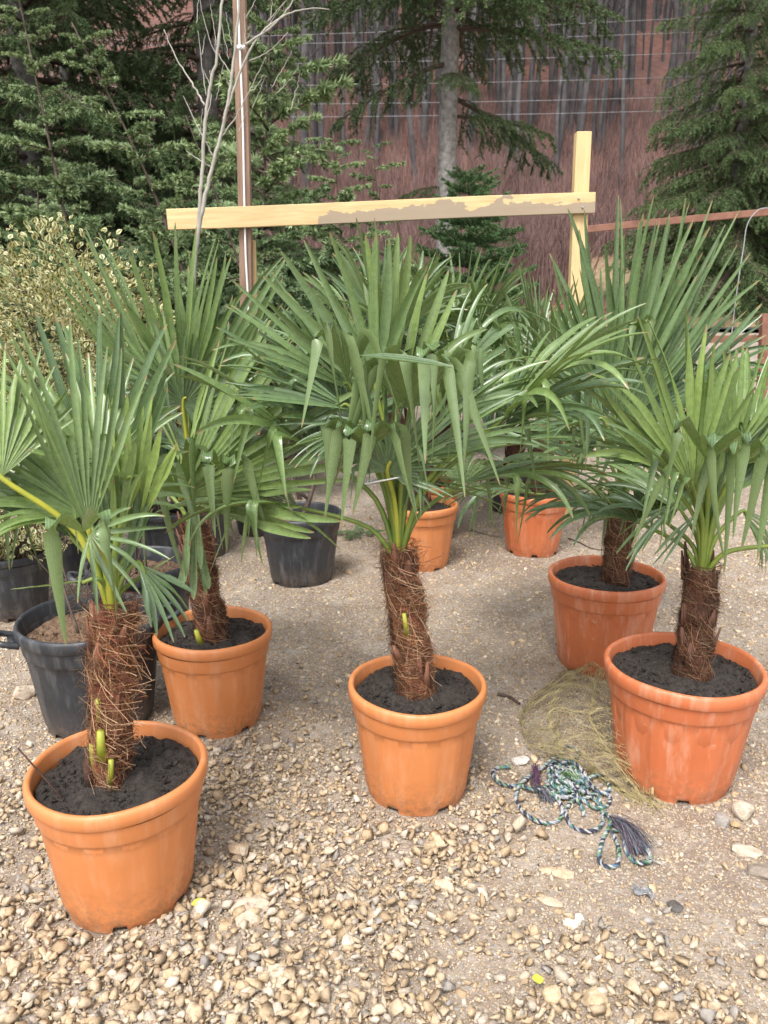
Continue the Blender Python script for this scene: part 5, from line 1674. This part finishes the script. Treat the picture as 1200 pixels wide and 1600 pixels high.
# ------------------------------------------------------------------ small things on the ground
def flat_leaf(px, py, L, wd, rz, label):
    p = on_ground(px, py)
    V = LV.copy(); V[:, 0] *= wd / 0.4; V[:, 1] *= L; V[:, 2] = V[:, 2] * L * 0.6
    Vb = V.copy(); Vb[:, 2] -= 0.0006
    o = link('fallen_leaf', mesh('fallen_leaf', np.concatenate([V, Vb]), np.concatenate([LF, LF[:, ::-1] + len(V)]), M_FALLEN, True), None, (p.x, p.y, Hz(p.x, p.y) + 0.03))
    o.rotation_euler = (0.12, 0.15, rz); tag(o, label, 'leaf', 'fallen leaves')
flat_leaf(300, 1428, 0.036, 0.010, -1.0, 'pale yellow-green fallen leaf at the foot of the front left pot')
flat_leaf(842, 1552, 0.026, 0.013, 0.1, 'yellow fallen leaf with green midrib beside a squarish stone')
def stick(pts, rad, label):
    w_ = []
    for (px, py) in pts:
        p = on_ground(px, py); p.z = Hz(p.x, p.y) + rad * 1.2; w_.append(p)
    b = MB(); s = spline(w_, 5); b.tube(s, [rad * (1 - .4 * i / (len(s) - 1)) for i in range(len(s))], 6)
    tag(b.build('dry_stick', M_BARK_BROWN, None, True), label, 'stick')
stick([(778, 1085), (796, 1090), (812, 1100)], 0.007, 'short thick dry stick between the middle pot and the net')
stick([(888, 842), (905, 848), (925, 858), (945, 860)], 0.005, 'thin crooked stick on the yard beside the lone small palm')
stick([(735, 830), (760, 838), (785, 842)], 0.004, 'thin dark stick left of the lone small palm')
# green conifer cutting beside the black pot
p = on_ground(562, 838)
root = empty('conifer_cutting', (p.x, p.y, Hz(p.x, p.y) + 0.02)); tag(root, 'small green conifer cutting lying beside the scuffed black pot', 'cutting')
for k, a in enumerate((0.2, 1.6, 3.0, 4.2)):
    o = link('branch', CED[k], root); o.rotation_euler = (0, R(-8), a); o.scale = (.16, .16, .14)
# crumpled clear wrapper
p = on_ground(1004, 1400)
bm = bmesh.new(); bmesh.ops.create_grid(bm, x_segments=14, y_segments=9, size=0.5)
for v in bm.verts:
    x, y = v.co.x, v.co.y
    v.co = Vector((x * 0.055, y * 0.026 + 0.006 * math.sin(x * 9), 0.007 + 0.012 * mnoise.fractal(Vector((x * 5, y * 5, 1)), .8, 2, 4)))
me = bpy.data.meshes.new('plastic_wrapper'); bm.to_mesh(me); bm.free(); me.materials.append(M_WRAP)
o = link('plastic_wrapper', me, None, (p.x, p.y, Hz(p.x, p.y) + 0.004)); o.rotation_euler = (0, 0, -0.5)
sm = o.modifiers.new('thickness', 'SOLIDIFY'); sm.thickness = 0.0006
tag(o, 'crumpled scrap of clear plastic film on the bare soil', 'wrapper')
# green weed tuft
print('objects', len(bpy.data.objects), 'tris', sum(len(m.polygons) for m in bpy.data.meshes))
